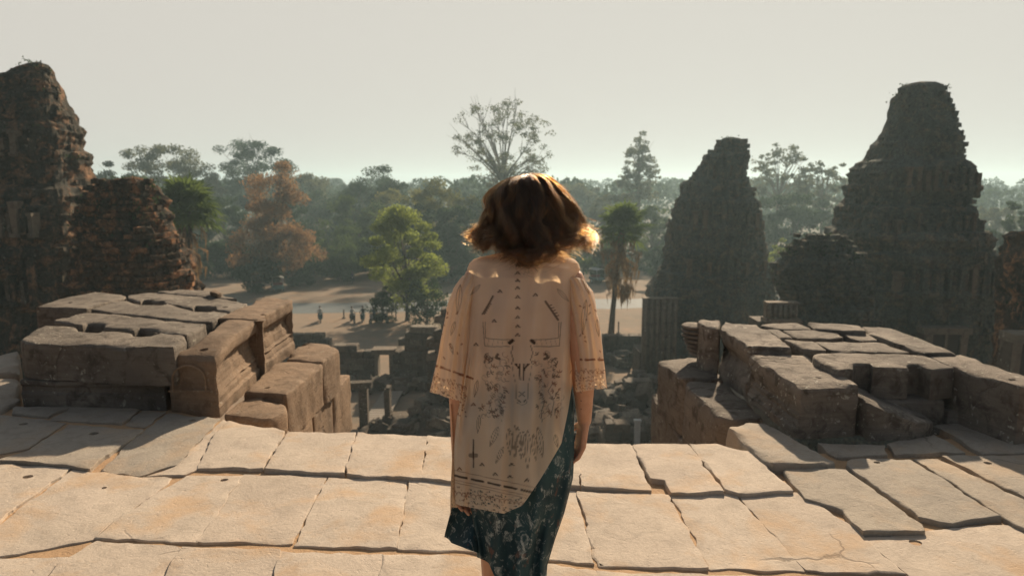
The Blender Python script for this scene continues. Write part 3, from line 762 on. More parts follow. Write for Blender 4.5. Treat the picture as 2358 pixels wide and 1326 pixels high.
tower('brick_tower', 'tallest slender-topped brick tower standing behind the lichen-spotted plinth', 'tower', 34,
      [(175, 2085, 2160), (182, 2072, 2174), (212, 2052, 2197), (255, 2034, 2210), (300, 2015, 2222), (335, 1988, 2235), (375, 1965, 2240), (400, 1940, 2262), (440, 1936, 2266), (472, 1922, 2252), (520, 1902, 2272), (550, 1890, 2298), (580, 1900, 2308), (640, 1915, 2306), (900, 1915, 2310), (1500, 1905, 2320)],
      M['towerR'], GZ, tiers=((385, 440, 10), (490, 550, 11), (600, 680, 9)), seed=2, ledgek=.7, rough=.2, bricks=900, doors=((2095, 2180, 745, 830),))
tower('brick_tower', 'broken-topped brick tower between the palm and the tallest tower', 'tower', 48,
      [(312, 1668, 1700), (318, 1655, 1712), (345, 1632, 1724), (368, 1612, 1727), (400, 1588, 1726), (425, 1570, 1724), (440, 1560, 1748), (480, 1546, 1758), (540, 1531, 1764), (600, 1524, 1776), (648, 1505, 1790), (680, 1482, 1800), (800, 1480, 1806), (1500, 1475, 1815)],
      M['towerR'], GZ, tiers=((365, 425, 5), (470, 530, 8), (590, 640, 9)), seed=3, ledgek=.6, rough=.24, bricks=900, dz=.2, course=.4)
tower('ruined_tower', 'crumbling rounded brick stump glowing orange on its sunward side', 'ruin', 27,
      [(410, 268, 345), (420, 240, 358), (448, 206, 372), (480, 182, 388), (520, 168, 404), (560, 162, 428), (610, 156, 452), (680, 150, 470), (800, 148, 474), (1500, 145, 478)],
      M['hump'], GZ, seed=4, rough=.34, dz=.14, bricks=2200, ex=6, tufts=90, course=.28)
tower('ruined_tower', 'dark rounded brick stump between the two towers, speckled with pale lichen', 'ruin', 30,
      [(552, 1850, 1900), (566, 1812, 1950), (588, 1786, 1975), (630, 1778, 1995), (680, 1776, 2012), (740, 1772, 2030), (900, 1770, 2040), (1500, 1765, 2050)],
      M['towerR'], GZ, seed=16, rough=.5, dz=.14, bricks=1800, ex=3.2, tufts=60, course=.28)
tower('ruined_tower', 'brick wall stub with a dark doorway at the edge of view beside the tallest tower', 'ruin', 22,
      [(540, 2330, 2640), (560, 2296, 2670), (620, 2278, 2690), (800, 2262, 2700), (1500, 2255, 2720)],
      M['hump'], GZ, seed=8, rough=.26, dz=.16, bricks=500, tufts=40, doors=((2292, 2368, 760, 880),))
# fluted corner pilaster and baluster window on the broken tower
for (xa, xb, ya, yb, DD, nm, lab, cat, k) in ((1482, 1556, 690, 880, 45.5, 'fluted_pier', 'fluted sandstone pier at the foot of the broken-topped tower', 'pier', 6), (1768, 1838, 702, 742, 28.6, 'baluster_window', 'pale stone baluster window just above the far corner of the lichen-spotted plinth', 'window', 6)):
    a = aty(xa, ya, DD); b = aty(xb, yb, DD); rt = tag(empty(nm, (a.x, DD, b.z)), lab, cat)
    W_ = b.x - a.x; H_ = a.z - b.z
    f = MB().box((W_ / 2, .3, H_ / 2), (W_, .3, H_)); f.box((W_ / 2, .25, H_ + .05), (W_ * 1.02, .5, .1)); f.box((W_ / 2, .2, .08), (W_ * 1.1, .7, .16)); f.build('frame', M['ruinpale'], rt)
    for i in range(k):
        x = W_ * (i + .5) / k; m_ = MB(); m_.tube([(x, .02, .1), (x, .02, H_ * .45), (x, .02, H_ * .5), (x, .02, H_ * .55), (x, .02, H_)], [W_ / k * .3, W_ / k * .3, W_ / k * .42, W_ / k * .3, W_ / k * .3], 8)
        m_.build('baluster' if k == 6 and H_ < 2 else 'flute', M['ruinpale'], rt, True)
    if DD > 40: MB().box((W_ / 2, 1.6, -(b.z - GZ) / 2 + 1), (W_ + .2, 2.6, (b.z - GZ) + 2)).build('footing', M['ruin'], rt)
    else: MB().box((W_ / 2, .8, -(b.z - GZ) / 2), (W_ + .6, 1.2, (b.z - GZ))).build('footing', M['ruin'], rt)

# ------------------------------------------------------------ enclosure walls, doorway, rubble
def variants(mat, n, sz, name):
    L = []
    for k in range(n):
        o = stone(name, [(-sz[0] / 2, -sz[1] / 2), (sz[0] / 2, -sz[1] / 2), (sz[0] / 2, sz[1] / 2), (-sz[0] / 2, sz[1] / 2)], sz[2] / 2, -sz[2] / 2, mat, step=.3, corner=.05, bevel=.05, rough=.07, grid=.4, wob=.03)
        L.append(o.data); bpy.data.objects.remove(o)
    return L
VB = variants(M['ruin'], 4, (.86, .9, .44), 'stone_block') + variants(M['ruinpale'], 2, (.86, .9, .44), 'stone_block')
def place(me, name, parent, loc, rz=0, sc=(1, 1, 1), tilt=(0, 0)):
    o = bpy.data.objects.new(name, me); COL.objects.link(o); o.parent = parent; o.location = loc; o.rotation_euler = (tilt[0], tilt[1], rz); o.scale = sc; return o
def block_wall(name, label, cat, x0, x1, Y, heights, door=None, seed=0, pale=.15):
    """heights: (x fraction, height) profile of the ragged top"""
    lr = random.Random(seed); root = tag(empty(name, ((x0 + x1) / 2, Y, GZ)), label, cat); ox = (x0 + x1) / 2
    rows = int(max(h for _, h in heights) / .46)
    for r in range(rows):
        x = x0 - (r % 2) * .42
        while x < x1:
            w0, w1 = max(x, x0), min(x + .86, x1)
            if door and (r + .5) * .46 < door[2]:
                if w0 < door[0] < w1: w1 = door[0]
                elif w0 < door[1] < w1: w0 = door[1]
            if w1 - w0 < .12: x += .87; continue
            xc = (w0 + w1) / 2; u = (xc - x0) / (x1 - x0); h = lerp_tab(heights, u)[0] + lr.uniform(-.25, .25); z = (r + .5) * .46
            if z < h and not (door and door[0] < xc < door[1] and z < door[2]):
                me = VB[lr.randrange(4)] if lr.random() > pale else VB[4 + lr.randrange(2)]
                place(me, 'stone_block', root, (xc - ox + lr.uniform(-.03, .03), lr.uniform(-.08, .08), z), lr.uniform(-.05, .05) + (math.pi if lr.random() < .5 else 0), ((w1 - w0) / .86, 1, 1.03))
            x += .87
    return root
Yg = 49.0
gx = lambda px, y=840: aty(px, y, Yg).x
wg = block_wall('gateway_ruin', 'ruined laterite gateway wall with a bright open doorway', 'gateway', gx(758), gx(1010), Yg,
           [(0, 2.0), (.1, 2.6), (.25, 2.5), (.5, 2.3), (.66, 2.5), (.74, 3.4), (.82, 4.6), (1, 4.4)], door=(gx(872), gx(902), 2.1), seed=2, pale=.25)
MB().box((gx(887) - (gx(758) + gx(1010)) / 2, -.1, 2.3), (1.7, 1.0, .4), jit=.03).build('lintel', M['ruinpale'], wg)
for px in (870, 904): MB().box((gx(px) - (gx(758) + gx(1010)) / 2, -.15, 1.05), (.25, .9, 2.1), jit=.02).build('door_jamb', M['ruinpale'], wg)
block_wall('ruined_wall', 'dark laterite wall hidden mostly by the woman, beyond the rubble', 'wall', gx(1014), gx(1395), Yg + .3, [(0, 4.2), (.2, 3), (.6, 2.4), (1, 2.6)], seed=5)
Yw = 57.0; wx = lambda px: aty(px, 780, Yw).x
block_wall('ruined_wall', 'low dark enclosure wall segment behind the sunlit cheek wall', 'wall', wx(640), wx(762), Yw, [(0, 2.0), (.85, 1.95), (1, 1.5)], seed=3, pale=.05)
block_wall('ruined_wall', 'dark laterite enclosure wall behind the trunk of the lone palm', 'wall', wx(1385), wx(1500), 56.5, [(0, 2.3), (1, 2.1)], seed=4, pale=.05)
block_wall('ruined_wall', 'pale broken cross wall below the broken-topped tower', 'wall', aty(1430, 850, 43).x, aty(1500, 850, 43).x, 43.0, [(0, 1.2), (.5, 2.0), (1, 1.6)], seed=14, pale=.6)
# door posts and beam in front of the walkway
def post(px, ytop, ybot, Y, wd, label, rag=.3):
    a = aty(px, ytop, Y); b = aty(px, ybot, Y); H_ = a.z - GZ; root = tag(empty('stone_post', (a.x, Y, GZ)), label, 'post', 'gate posts by the timber walkway')
    MB().box((0, 0, H_ * .48), (wd, .5, H_ * .96), jit=.03).build('shaft', M['ruin'], root)
    MB().box((rng.uniform(-.05, .05), 0, H_), (wd * .75, .45, .25), jit=.06).build('capital', M['ruin'], root)
    MB().box((0, 0, .12), (wd * 1.3, .7, .24), jit=.03).build('footing', M['ruin'], root)
post(787, 893, 985, 38.6, .6, 'stubby gate post nearest the sunlit cheek wall')
post(836, 884, 985, 38.6, .5, 'thick dark gate post between the stubby post and the walkway')
post(892, 893, 985, 38.6, .36, 'thin pointed gate post at the walkway edge beside rubble')
b1 = aty(780, 890, 38.4); tag(MB().box((0, 0, 0), (2.4, .5, .35), tilt=.03, jit=.05).build('fallen_beam', M['ruin']), 'horizontal stone beam resting across the two dark gate posts', 'beam')
bpy.data.objects['fallen_beam'].location = (aty(808, 887, 38.4).x, 38.5, aty(808, 887, 38.4).z)
th = MB().box((aty(850, 985, 37.6).x, 37.6, GZ + .15), (4.4, .8, .3), jit=.03); tag(th.build('threshold', M['ruinpale']), 'long stone threshold in front of the gate posts', 'threshold')
# timber walkway
wk = tag(empty('timber_walkway', (aty(867, 950, 40).x, 40, GZ)), 'grey timber plank walkway leading out from the gate posts', 'walkway')
for i in range(16):
    y = 38.9 + i * .42; MB().box((0 + .012 * (y - 39), y - 40, .3), (1.35, .38, .06), jit=.01).build('plank', M['wood'], wk)
for sx in (-.62, .62): MB().box((sx, 2.2, .14), (.1, 6.8, .26)).build('beam', M['darkwood'], wk)
# rubble: tumbled blocks, each one a part of its heap
def heap(name, label, specs, seed):
    lr = random.Random(seed); c = aty(specs[0][0], specs[0][1], specs[0][2]); root = tag(empty(name, (c.x, c.y, GZ)), label, 'rubble')
    for (px, py, Y, sx, sy, n, hgt) in specs:
        c1 = aty(px, py, Y)
        for _ in range(n):
            x, y = lr.gauss(0, sx), lr.gauss(0, sy); hh = hgt * math.exp(-(x * x / (2 * sx * sx * 1.3) + y * y / (2 * sy * sy * 1.3)))
            z = lr.uniform(.0, 1) * hh + .2; s_ = lr.uniform(.55, 1.35)
            me = VB[lr.randrange(6)]
            place(me, 'stone_block', root, (c1.x - c.x + x, c1.y - c.y + y, z), lr.uniform(0, 6.28), (s_, s_, s_ * lr.uniform(.8, 1.4)), (lr.gauss(0, .35), lr.gauss(0, .3)))
    return root
heap('rubble_heap', 'tumbled mound of dark stone blocks between the walkway and the woman', [(985, 965, 39, .9, .8, 44, 1.6), (1015, 900, 40, .6, .8, 30, 3.0), (930, 985, 38, 1.0, .6, 24, .8)], 3)
heap('rubble_heap', 'broad field of pale and dark tumbled blocks below the broken-topped tower', [(1440, 900, 42, 1.7, 1.6, 80, 1.6), (1480, 860, 45, 1.2, 1.0, 40, 1.6), (1400, 960, 38, 1.2, 1.0, 40, 1.2), (1500, 960, 37, 1.0, 1.0, 40, 1.2)], 4)
heap('rubble_heap', 'small scatter of stones at the foot of the gateway ruin', [(800, 860, 47, 1.4, .6, 22, .5), (935, 860, 47, 1.6, .6, 22, .6)], 5)
heap('rubble_heap', 'heap of stones against the low dark enclosure wall', [(720, 800, 55, 2.2, .7, 34, .8), (1440, 800, 54.5, 1.6, .7, 24, .8)], 6)
block_wall('ruined_wall', 'tall narrow broken wall end showing beside the woman\'s sleeve', 'wall', aty(985, 800, 41).x, aty(1050, 800, 41).x, 41.0, [(0, 2.2), (.3, 5.4), (.6, 7.0), (1, 6.6)], seed=21, pale=.3)
block_wall('ruined_wall', 'dark low wall face under the stair, beside a small pale marker post', 'wall', aty(1392, 960, 35).x, aty(1520, 960, 35).x, 35.0, [(0, 1.9), (.5, 1.6), (1, 1.9)], seed=22, pale=.05)
a = aty(1468, 970, 34); tag(MB().box((a.x, 34, (a.z + GZ) / 2), (.28, .2, a.z - GZ)).box((a.x, 34, a.z + .05), (.36, .28, .1)).build('marker_post', M['tin']), 'small pale upright marker post in the dark court', 'post')

# ------------------------------------------------------------ trees
def leaves_mesh(name, C, size, mat, parent, lr, droop=.2):
    n = len(C); C = np.asarray(C); a = lr.uniform(0, 2 * math.pi, n); s_ = size * lr.uniform(.6, 1.35, n)
    nrm = lr.normal(0, 1, (n, 3)); nrm[:, 2] = np.abs(nrm[:, 2]) + .25; nrm /= np.linalg.norm(nrm, axis=1)[:, None]
    t1 = np.cross(nrm, np.stack([np.cos(a), np.sin(a), np.zeros(n)], 1)); t1 /= np.linalg.norm(t1, axis=1)[:, None] + 1e-9; t2 = np.cross(nrm, t1)
    e1 = t1 * (s_ * .5)[:, None]; e2 = t2 * (s_ * .32)[:, None]
    V = np.stack([C - e1, C - e2 * 1.0, C + e1, C + e2], 1).reshape(-1, 3)
    Q = np.arange(n * 4).reshape(n, 4)
    return bigmesh(name, V, Q, mat, parent)
def tree(px, ybase, ytop, Y, wpx, mat, label, cat='tree', seed=0, nclump=60, per=130, leaf=.42, shape='round', cbase=.3, bark='bark', sparse=0.0, cs=.17, asym=0.0, lean=0.0, name='broadleaf_tree', group=None):
    lr = np.random.RandomState(seed + 100); pr = random.Random(seed + 9)
    b = aty(px, ybase, Y); zt = aty(px, ytop, Y).z; H = zt - GZ; Wd = aty(px + wpx / 2, 600, Y).x - aty(px - wpx / 2, 600, Y).x
    root = tag(empty(name, (b.x, Y, GZ)), label, cat, group)
    # clump centres in the crown volume
    cc = []
    z0 = H * cbase
    while len(cc) < nclump:
        u, v, t = lr.uniform(-1, 1), lr.uniform(-1, 1), lr.uniform(0, 1)
        if shape == 'round': r = math.sqrt(max(0, 1 - (2 * t - 1) ** 2)) ** .7
        elif shape == 'cone': r = (1 - t) ** .75 * (.55 + .45 * math.sin(t * 3)) + .08
        elif shape == 'column': r = (.78 + .22 * math.sin(t * 7 + seed)) * (1 - t ** 5) * (.75 + .25 * min(1, t * 4))
        elif shape == 'umbrella': r = 1.0 if t > .55 else .45
        elif shape == 'fan': r = .35 + .65 * t if t < .8 else 1 - (t - .8) * 3
        d2 = u * u + v * v
        if d2 > r * r or (d2 < (r * .35) ** 2 and t < .8 and lr.uniform() < .6): continue
        k = noise.noise(Vector((u * 1.7 + seed, v * 1.7, t * 2.2)))
        if k < -.62 + sparse * .35: continue
        dn = Wd * .30 / (nclump ** (1 / 3)) * .55
        if any(abs(u * Wd / 2 - q_[0]) + abs(v * Wd / 2 - q_[1]) + abs(z0 + t * (H - z0) * .97 - q_[2]) < dn for q_ in cc): continue
        cc.append((u * Wd / 2 * (1 + asym * (t - .5)), v * Wd / 2, z0 + t * (H - z0) * .97))
    P = []
    sg = Wd * cs * .5
    for (x, y, z) in cc:
        m_ = int(per * lr.uniform(.5, 1.3)); s1 = sg * lr.uniform(.55, 1.15)
        g = lr.normal(0, 1, (m_, 3)); g /= np.linalg.norm(g, axis=1)[:, None]; g *= (lr.uniform(0, 1, m_) ** .5)[:, None]
        P.append(np.array([x, y, z]) + g * np.array([s1, s1, s1 * .62]))
    leaves_mesh('crown', np.concatenate(P), leaf, mat, root, lr)
    # trunk and limbs that reach the clumps
    m_ = MB(); tr = max(.12, H * .018)
    top = Vector((lean, 0, H * (.62 if shape != 'cone' else .95))); mid = Vector((lean * .3 + pr.uniform(-.2, .2), 0, z0 * .9))
    P0 = [Vector((0, 0, -.1)), Vector((0, 0, z0 * .4)), mid, mid.lerp(top, .5) + Vector((pr.uniform(-.3, .3), 0, 0)), top]
    m_.tube(P0, [tr * 1.4, tr, tr * .85, tr * .5, tr * .15], 7)
    for (x, y, z) in pr.sample(cc, min(len(cc), 26 if sparse < .5 else 46)):
        t = min(.95, max(0.0, (z / H - .25) * .9)); s0 = mid.lerp(top, t) if z > mid.z else mid
        e = Vector((x, y, z)); q = s0.lerp(e, .5) + Vector((pr.uniform(-.3, .3), pr.uniform(-.3, .3), pr.uniform(-.02, .14) * (e - s0).length))
        m_.tube([s0, q, e], [tr * .38, tr * .22, tr * .06], 5, False)
        for _ in range(3 if sparse >= .5 else 1):
            e2 = e + Vector((pr.gauss(0, sg), pr.gauss(0, sg), abs(pr.gauss(0, sg)))); m_.tube([q.lerp(e, .6), e2], [tr * .13, tr * .03], 4, False)
    m_.build('trunk', M[bark], root, True)
    return root
T = M
tree(640, 668, 352, 93, 215, T['leafbrown'], 'russet-leaved tree with open branching crown standing beside the road', seed=1, nclump=75, per=460, leaf=.30, shape='column', cbase=.1, cs=.3, name='russet_tree', asym=-.25)
tree(938, 720, 470, 72, 170, T['leafbright'], 'bright yellow-green tree with lumpy crown, nearest the gateway ruin', seed=2, nclump=52, per=620, leaf=.24, shape='round', cbase=.1, cs=.36)
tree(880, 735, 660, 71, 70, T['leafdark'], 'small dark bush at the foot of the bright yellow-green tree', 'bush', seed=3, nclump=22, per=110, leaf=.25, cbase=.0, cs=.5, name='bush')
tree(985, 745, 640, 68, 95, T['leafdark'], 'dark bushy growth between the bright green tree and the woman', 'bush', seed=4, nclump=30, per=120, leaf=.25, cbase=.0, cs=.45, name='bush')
tree(765, 640, 508, 112, 120, T['leaf'], 'small round green-topped tree between the russet tree and the dirt track', seed=5, nclump=36, per=300, leaf=.33, cbase=.12, cs=.34)
tree(860, 600, 378, 145, 165, T['leafdark'], 'dark green tree with a twiggy spire above the bright tree', seed=6, nclump=60, per=300, leaf=.42, cbase=.1, cs=.27)
tree(930, 600, 430, 138, 150, T['leafolive'], 'olive tree right above the bright yellow-green crown', seed=7, nclump=50, per=300, leaf=.42, cbase=.15, cs=.3)
tree(1030, 610, 412, 128, 165, T['leafolive'], 'yellowing olive tree touching the left side of the woman\'s hair', seed=8, nclump=55, per=300, leaf=.4, cbase=.1, cs=.3)
tree(1160, 590, 228, 140, 230, T['leafpale'], 'tall sparse tree with bare branches rising above the woman\'s head', seed=9, nclump=130, per=60, leaf=.42, shape='round', cbase=.42, cs=.15, bark='palebark', sparse=.55, asym=.35, name='sparse_tree')
tree(385, 560, 316, 160, 175, T['leafpale'], 'hazy pale tree with domed top behind the green palm', seed=10, nclump=70, per=260, leaf=.5, cbase=.15, cs=.26)
tree(592, 560, 314, 180, 170, T['leafdark'], 'hazy dark tree with spreading flat top behind the russet tree', seed=11, nclump=75, per=260, leaf=.5, cbase=.3, cs=.25)
tree(270, 560, 362, 150, 110, T['leafdark'], 'shadowy round tree between the warm-flanked tower and the orange-lit stump', seed=12, nclump=50, per=260, leaf=.42, cbase=.1, cs=.3)
tree(460, 590, 372, 165, 130, T['leafpale'], 'thin pale tree in the gap behind the green palm crown', seed=13, nclump=46, per=220, leaf=.5, cbase=.1, cs=.28)
tree(520, 600, 445, 125, 110, T['leafdark'], 'bluish dark tree squeezed between palm and russet tree', seed=14, nclump=50, per=130, leaf=.45, cbase=.15, cs=.28)
tree(710, 590, 395, 185, 130, T['leafpale'], 'distant grey rounded tree beyond the russet tree', seed=15, nclump=50, per=260, leaf=.55, cbase=.1, cs=.3)
tree(745, 600, 440, 160, 120, T['leafdark'], 'dim bluish tree behind the small round green-topped tree', seed=16, nclump=60, per=110, leaf=.55, cbase=.1, cs=.28)
tree(1466, 600, 293, 165, 118, T['leafpale'], 'slender cone-shaped thin tree against the sky above the lone palm', seed=17, nclump=110, per=60, leaf=.55, shape='cone', cbase=.4, cs=.2, sparse=.3, name='cone_tree', bark='palebark')
tree(1335, 600, 414, 190, 120, T['leafpale'], 'faint hazy tree close to the right side of the woman\'s hair', seed=18, nclump=60, per=110, leaf=.6, cbase=.1, cs=.25)
tree(1410, 600, 440, 150, 110, T['leafpale'], 'grey-green tree behind the lone palm crown', seed=19, nclump=60, per=110, leaf=.55, cbase=.1, cs=.25)
tree(1500, 620, 470, 125, 100, T['leaf'], 'green tree between the lone palm and the broken-topped tower', seed=20, nclump=60, per=110, leaf=.45, cbase=.05, cs=.28)
tree(1785, 560, 328, 150, 145, T['leafpale'], 'tall sparse see-through tree just beside the broken-topped tower', seed=21, nclump=110, per=60, leaf=.5, cbase=.4, cs=.17, sparse=.25, name='sparse_tree', bark='palebark')
tree(1890, 570, 365, 145, 105, T['leafpale'], 'shorter see-through tree nestled against the tallest tower', seed=22, nclump=80, per=60, leaf=.5, cbase=.35, cs=.19, sparse=.25, name='sparse_tree', bark='palebark')
tree(1825, 620, 440, 120, 190, T['leafdark'], 'broad dark blue-green tree filling the gap between the two towers', seed=23, nclump=60, per=300, leaf=.45, cbase=.05, cs=.24)
tree(1790, 640, 545, 90, 60, T['leafbright'], 'small lime-green shrub peeking out beside the broken-topped tower', 'shrub', seed=24, nclump=26, per=110, leaf=.3, cbase=.1, cs=.35, name='shrub')
tree(2345, 620, 435, 85, 90, T['leafdark'], 'dark leafy tree at the edge of view beyond the tallest tower', seed=25, nclump=60, per=120, leaf=.35, cbase=.2, cs=.25)
tree(2290, 620, 470, 140, 110, T['leafpale'], 'hazy low tree between the tallest tower and the dark edge tree', seed=26, nclump=50, per=110, leaf=.5, cbase=.1, cs=.28)
tree(2350, 640, 530, 70, 50, T['leafbright'], 'small bright shrub below the dark edge tree', 'shrub', seed=27, nclump=24, per=90, leaf=.28, cbase=.1, cs=.35, name='shrub')
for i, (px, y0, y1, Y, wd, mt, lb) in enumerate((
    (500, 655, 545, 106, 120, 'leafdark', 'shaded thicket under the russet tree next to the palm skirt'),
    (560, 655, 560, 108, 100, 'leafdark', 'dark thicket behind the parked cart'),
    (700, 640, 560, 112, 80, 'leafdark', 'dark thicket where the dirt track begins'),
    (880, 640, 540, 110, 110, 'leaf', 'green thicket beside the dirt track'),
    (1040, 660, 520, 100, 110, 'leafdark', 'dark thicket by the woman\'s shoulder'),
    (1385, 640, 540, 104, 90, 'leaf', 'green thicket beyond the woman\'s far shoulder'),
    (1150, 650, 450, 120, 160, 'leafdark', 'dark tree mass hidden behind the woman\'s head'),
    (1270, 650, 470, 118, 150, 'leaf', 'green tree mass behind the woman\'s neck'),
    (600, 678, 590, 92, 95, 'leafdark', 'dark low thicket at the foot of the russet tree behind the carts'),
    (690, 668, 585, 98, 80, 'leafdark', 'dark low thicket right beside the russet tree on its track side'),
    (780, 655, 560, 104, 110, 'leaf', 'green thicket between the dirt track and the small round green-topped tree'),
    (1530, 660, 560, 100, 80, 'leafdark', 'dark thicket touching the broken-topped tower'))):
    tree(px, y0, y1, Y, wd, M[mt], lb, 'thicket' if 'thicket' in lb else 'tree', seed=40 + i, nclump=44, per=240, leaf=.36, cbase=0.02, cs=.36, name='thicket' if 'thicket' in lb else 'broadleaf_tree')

for i, (px, y0, y1, Y, wd, mt, lb) in enumerate((
    (825, 620, 452, 124, 130, 'leaf', 'mid-green domed tree just behind the bright yellow-green tree on its outer side'),
    (985, 620, 470, 112, 120, 'leafdark', 'deep green tree between the bright yellow-green tree and the olive pair'),
    (1060, 640, 470, 106, 110, 'leafdark', 'deep green tree brushing the curled ends of the woman\'s hair'),
    (330, 600, 400, 140, 120, 'leaf', 'green rounded tree directly above the orange-lit stump'),
    (660, 620, 455, 118, 120, 'leafdark', 'dark tree behind the russet tree on the dirt track side'),
    (2260, 640, 520, 100, 100, 'leafdark', 'dark bushy tree low behind the tallest tower'))):
    tree(px, y0, y1, Y, wd, M[mt], lb, seed=70 + i, nclump=44, per=280, leaf=.4, cbase=0.08, cs=.32)

# far forest that reads as one mass
fr = np.random.RandomState(5); C = []
for k in range(520):
    Y = fr.uniform(190, 420); X = fr.uniform(-1.0, 1.05) * Y * .85; h = fr.uniform(12.5, 18.5) + (Y - 190) * .008; r = fr.uniform(4, 7)
    m_ = 150; g = fr.normal(0, 1, (m_, 3)); g /= np.linalg.norm(g, axis=1)[:, None]; g[:, 2] = np.abs(g[:, 2]) * 1.1 - .3
    C.append(np.array([X, Y, GZ + h - r]) + g * r * fr.uniform(.8, 1.05, (m_, 1)))
    m_ = 60; C.append(np.stack([X + fr.uniform(-r, r, m_), Y + fr.uniform(-r, r, m_), GZ + fr.uniform(0, h - r, m_)], 1))
o = leaves_mesh('forest', np.concatenate(C), 1.5, M['leafdark'], None, fr); tag(o, kind='stuff')
fl = [(-900, 128), (-60, 128), (-30, 122), (-24, 150), (-16, 152), (-12, 118), (0, 113), (30, 116), (60, 128), (900, 128), (900, 1490), (-900, 1490)]
tag(mesh('forest_floor', [(x, y, GZ + .004) for x, y in fl], [tuple(range(len(fl)))], M['litter']), kind='structure')
# low scrub along the clearing edge
C = []
for k in range(420):
    X = fr.uniform(-75, 75); Y = 108 + abs(fr.normal(0, 14)) + .06 * abs(X)
    if -22 < X < -8 and Y < 150: continue
    h = fr.uniform(1.0, 4.5); m_ = 70
    C.append(np.array([X, Y, GZ]) + np.abs(fr.normal(0, 1, (m_, 3))) * np.array([1, 1, 0]) * fr.uniform(-1, 1, (m_, 3)) * 1.6 + np.stack([np.zeros(m_), np.zeros(m_), fr.uniform(0, h, m_)], 1))
o = leaves_mesh('undergrowth', np.concatenate(C), .6, M['leafdark'], None, fr); tag(o, kind='stuff')

# ------------------------------------------------------------ sugar palms
def palm(px, ybase, ycrown, Y, rpx, label, seed, skirt, nf=46, lean=0.0):
    pr = random.Random(seed); b = aty(px, ybase, Y); zc = aty(px, ycrown, Y).z - GZ; R0 = aty(px + rpx, 600, Y).x - aty(px, 600, Y).x
    root = tag(empty('sugar_palm', (b.x - lean, Y, GZ)), label, 'palm')
    m_ = MB(); m_.tube([(0, 0, -.1), (lean * .2, 0, zc * .3), (lean * .6, 0, zc * .7), (lean, 0, zc)], [.34, .24, .22, .26], 9); m_.build('trunk', M['bark'], root, True)
    def fan(az, el, L, mat, nm):
        q = MB(); dr = Vector((math.cos(az) * math.cos(el), math.sin(az) * math.cos(el), math.sin(el))); c = Vector((lean, 0, zc + pr.uniform(-.3, .3)))
        side_ = Vector((-math.sin(az), math.cos(az), 0)); up = dr.cross(side_) * -1
        st = c + dr * L * .5; q.tube([c, st], [.045, .03], 4, False)
        nb = 15
        for k in range(nb):
            a = (k / (nb - 1) - .5) * 4.0; d1 = (dr * math.cos(a) + side_ * math.sin(a)); l = L * .62 * (1 - .25 * abs(a) / 2)
            fold = up * (.05 if k % 2 else -.05); tip = st + d1 * l + Vector((0, 0, -l * pr.uniform(.1, .35)))
            wv = d1.cross(up).normalized() * .085 * L / 2
            md = st + d1 * l * .55 + fold
            q.add([st, md - wv, tip, md + wv], [(0, 1, 2, 3)])
        q.build(nm, mat, root)
    for i in range(nf):
        t = i / nf; el = R(82 - t * 115) + pr.uniform(-.12, .12); fan(i * 2.4 + pr.uniform(-.2, .2), el, R0 * pr.uniform(.85, 1.1), M['palm'], 'frond')
    for i in range(skirt[0]):
        az = pr.uniform(0, 6.28); z = zc - pr.uniform(.2, skirt[1]); q = MB(); r_ = pr.uniform(.3, .75) * (1 - .4 * (zc - z) / skirt[1]) * skirt[2]
        for _ in range(7):
            a2 = az + pr.uniform(-.35, .35); x, y = math.cos(a2), math.sin(a2); l = pr.uniform(.8, 1.7); wv = Vector((-y, x, 0)) * pr.uniform(.04, .09)
            p0_ = Vector((lean + x * .25, y * .25, z)); p1_ = Vector((lean + x * r_ * 1.2, y * r_ * 1.2, z - l * .4)); p2_ = Vector((lean + x * r_ * 1.1, y * r_ * 1.1, z - l))
            q.add([p0_, p1_ - wv, p2_, p1_ + wv], [(0, 1, 2, 3)])
        q.build('dead_frond', M['palmdead'], root)
palm(1428, 790, 528, 61, 68, 'lone sugar palm with a dead-frond skirt standing beyond the woman\'s sleeve', 3, (80, 5.6, 2.6), nf=52, lean=.9)
palm(452, 780, 486, 52, 82, 'lush green sugar palm rising behind the orange-lit stump', 5, (50, 5.2, 1.9), nf=60)
palm(425, 780, 500, 55, 48, 'smaller palm with ragged brown skirt half hidden by the orange-lit stump', 7, (40, 5.0, 1.7), nf=30)

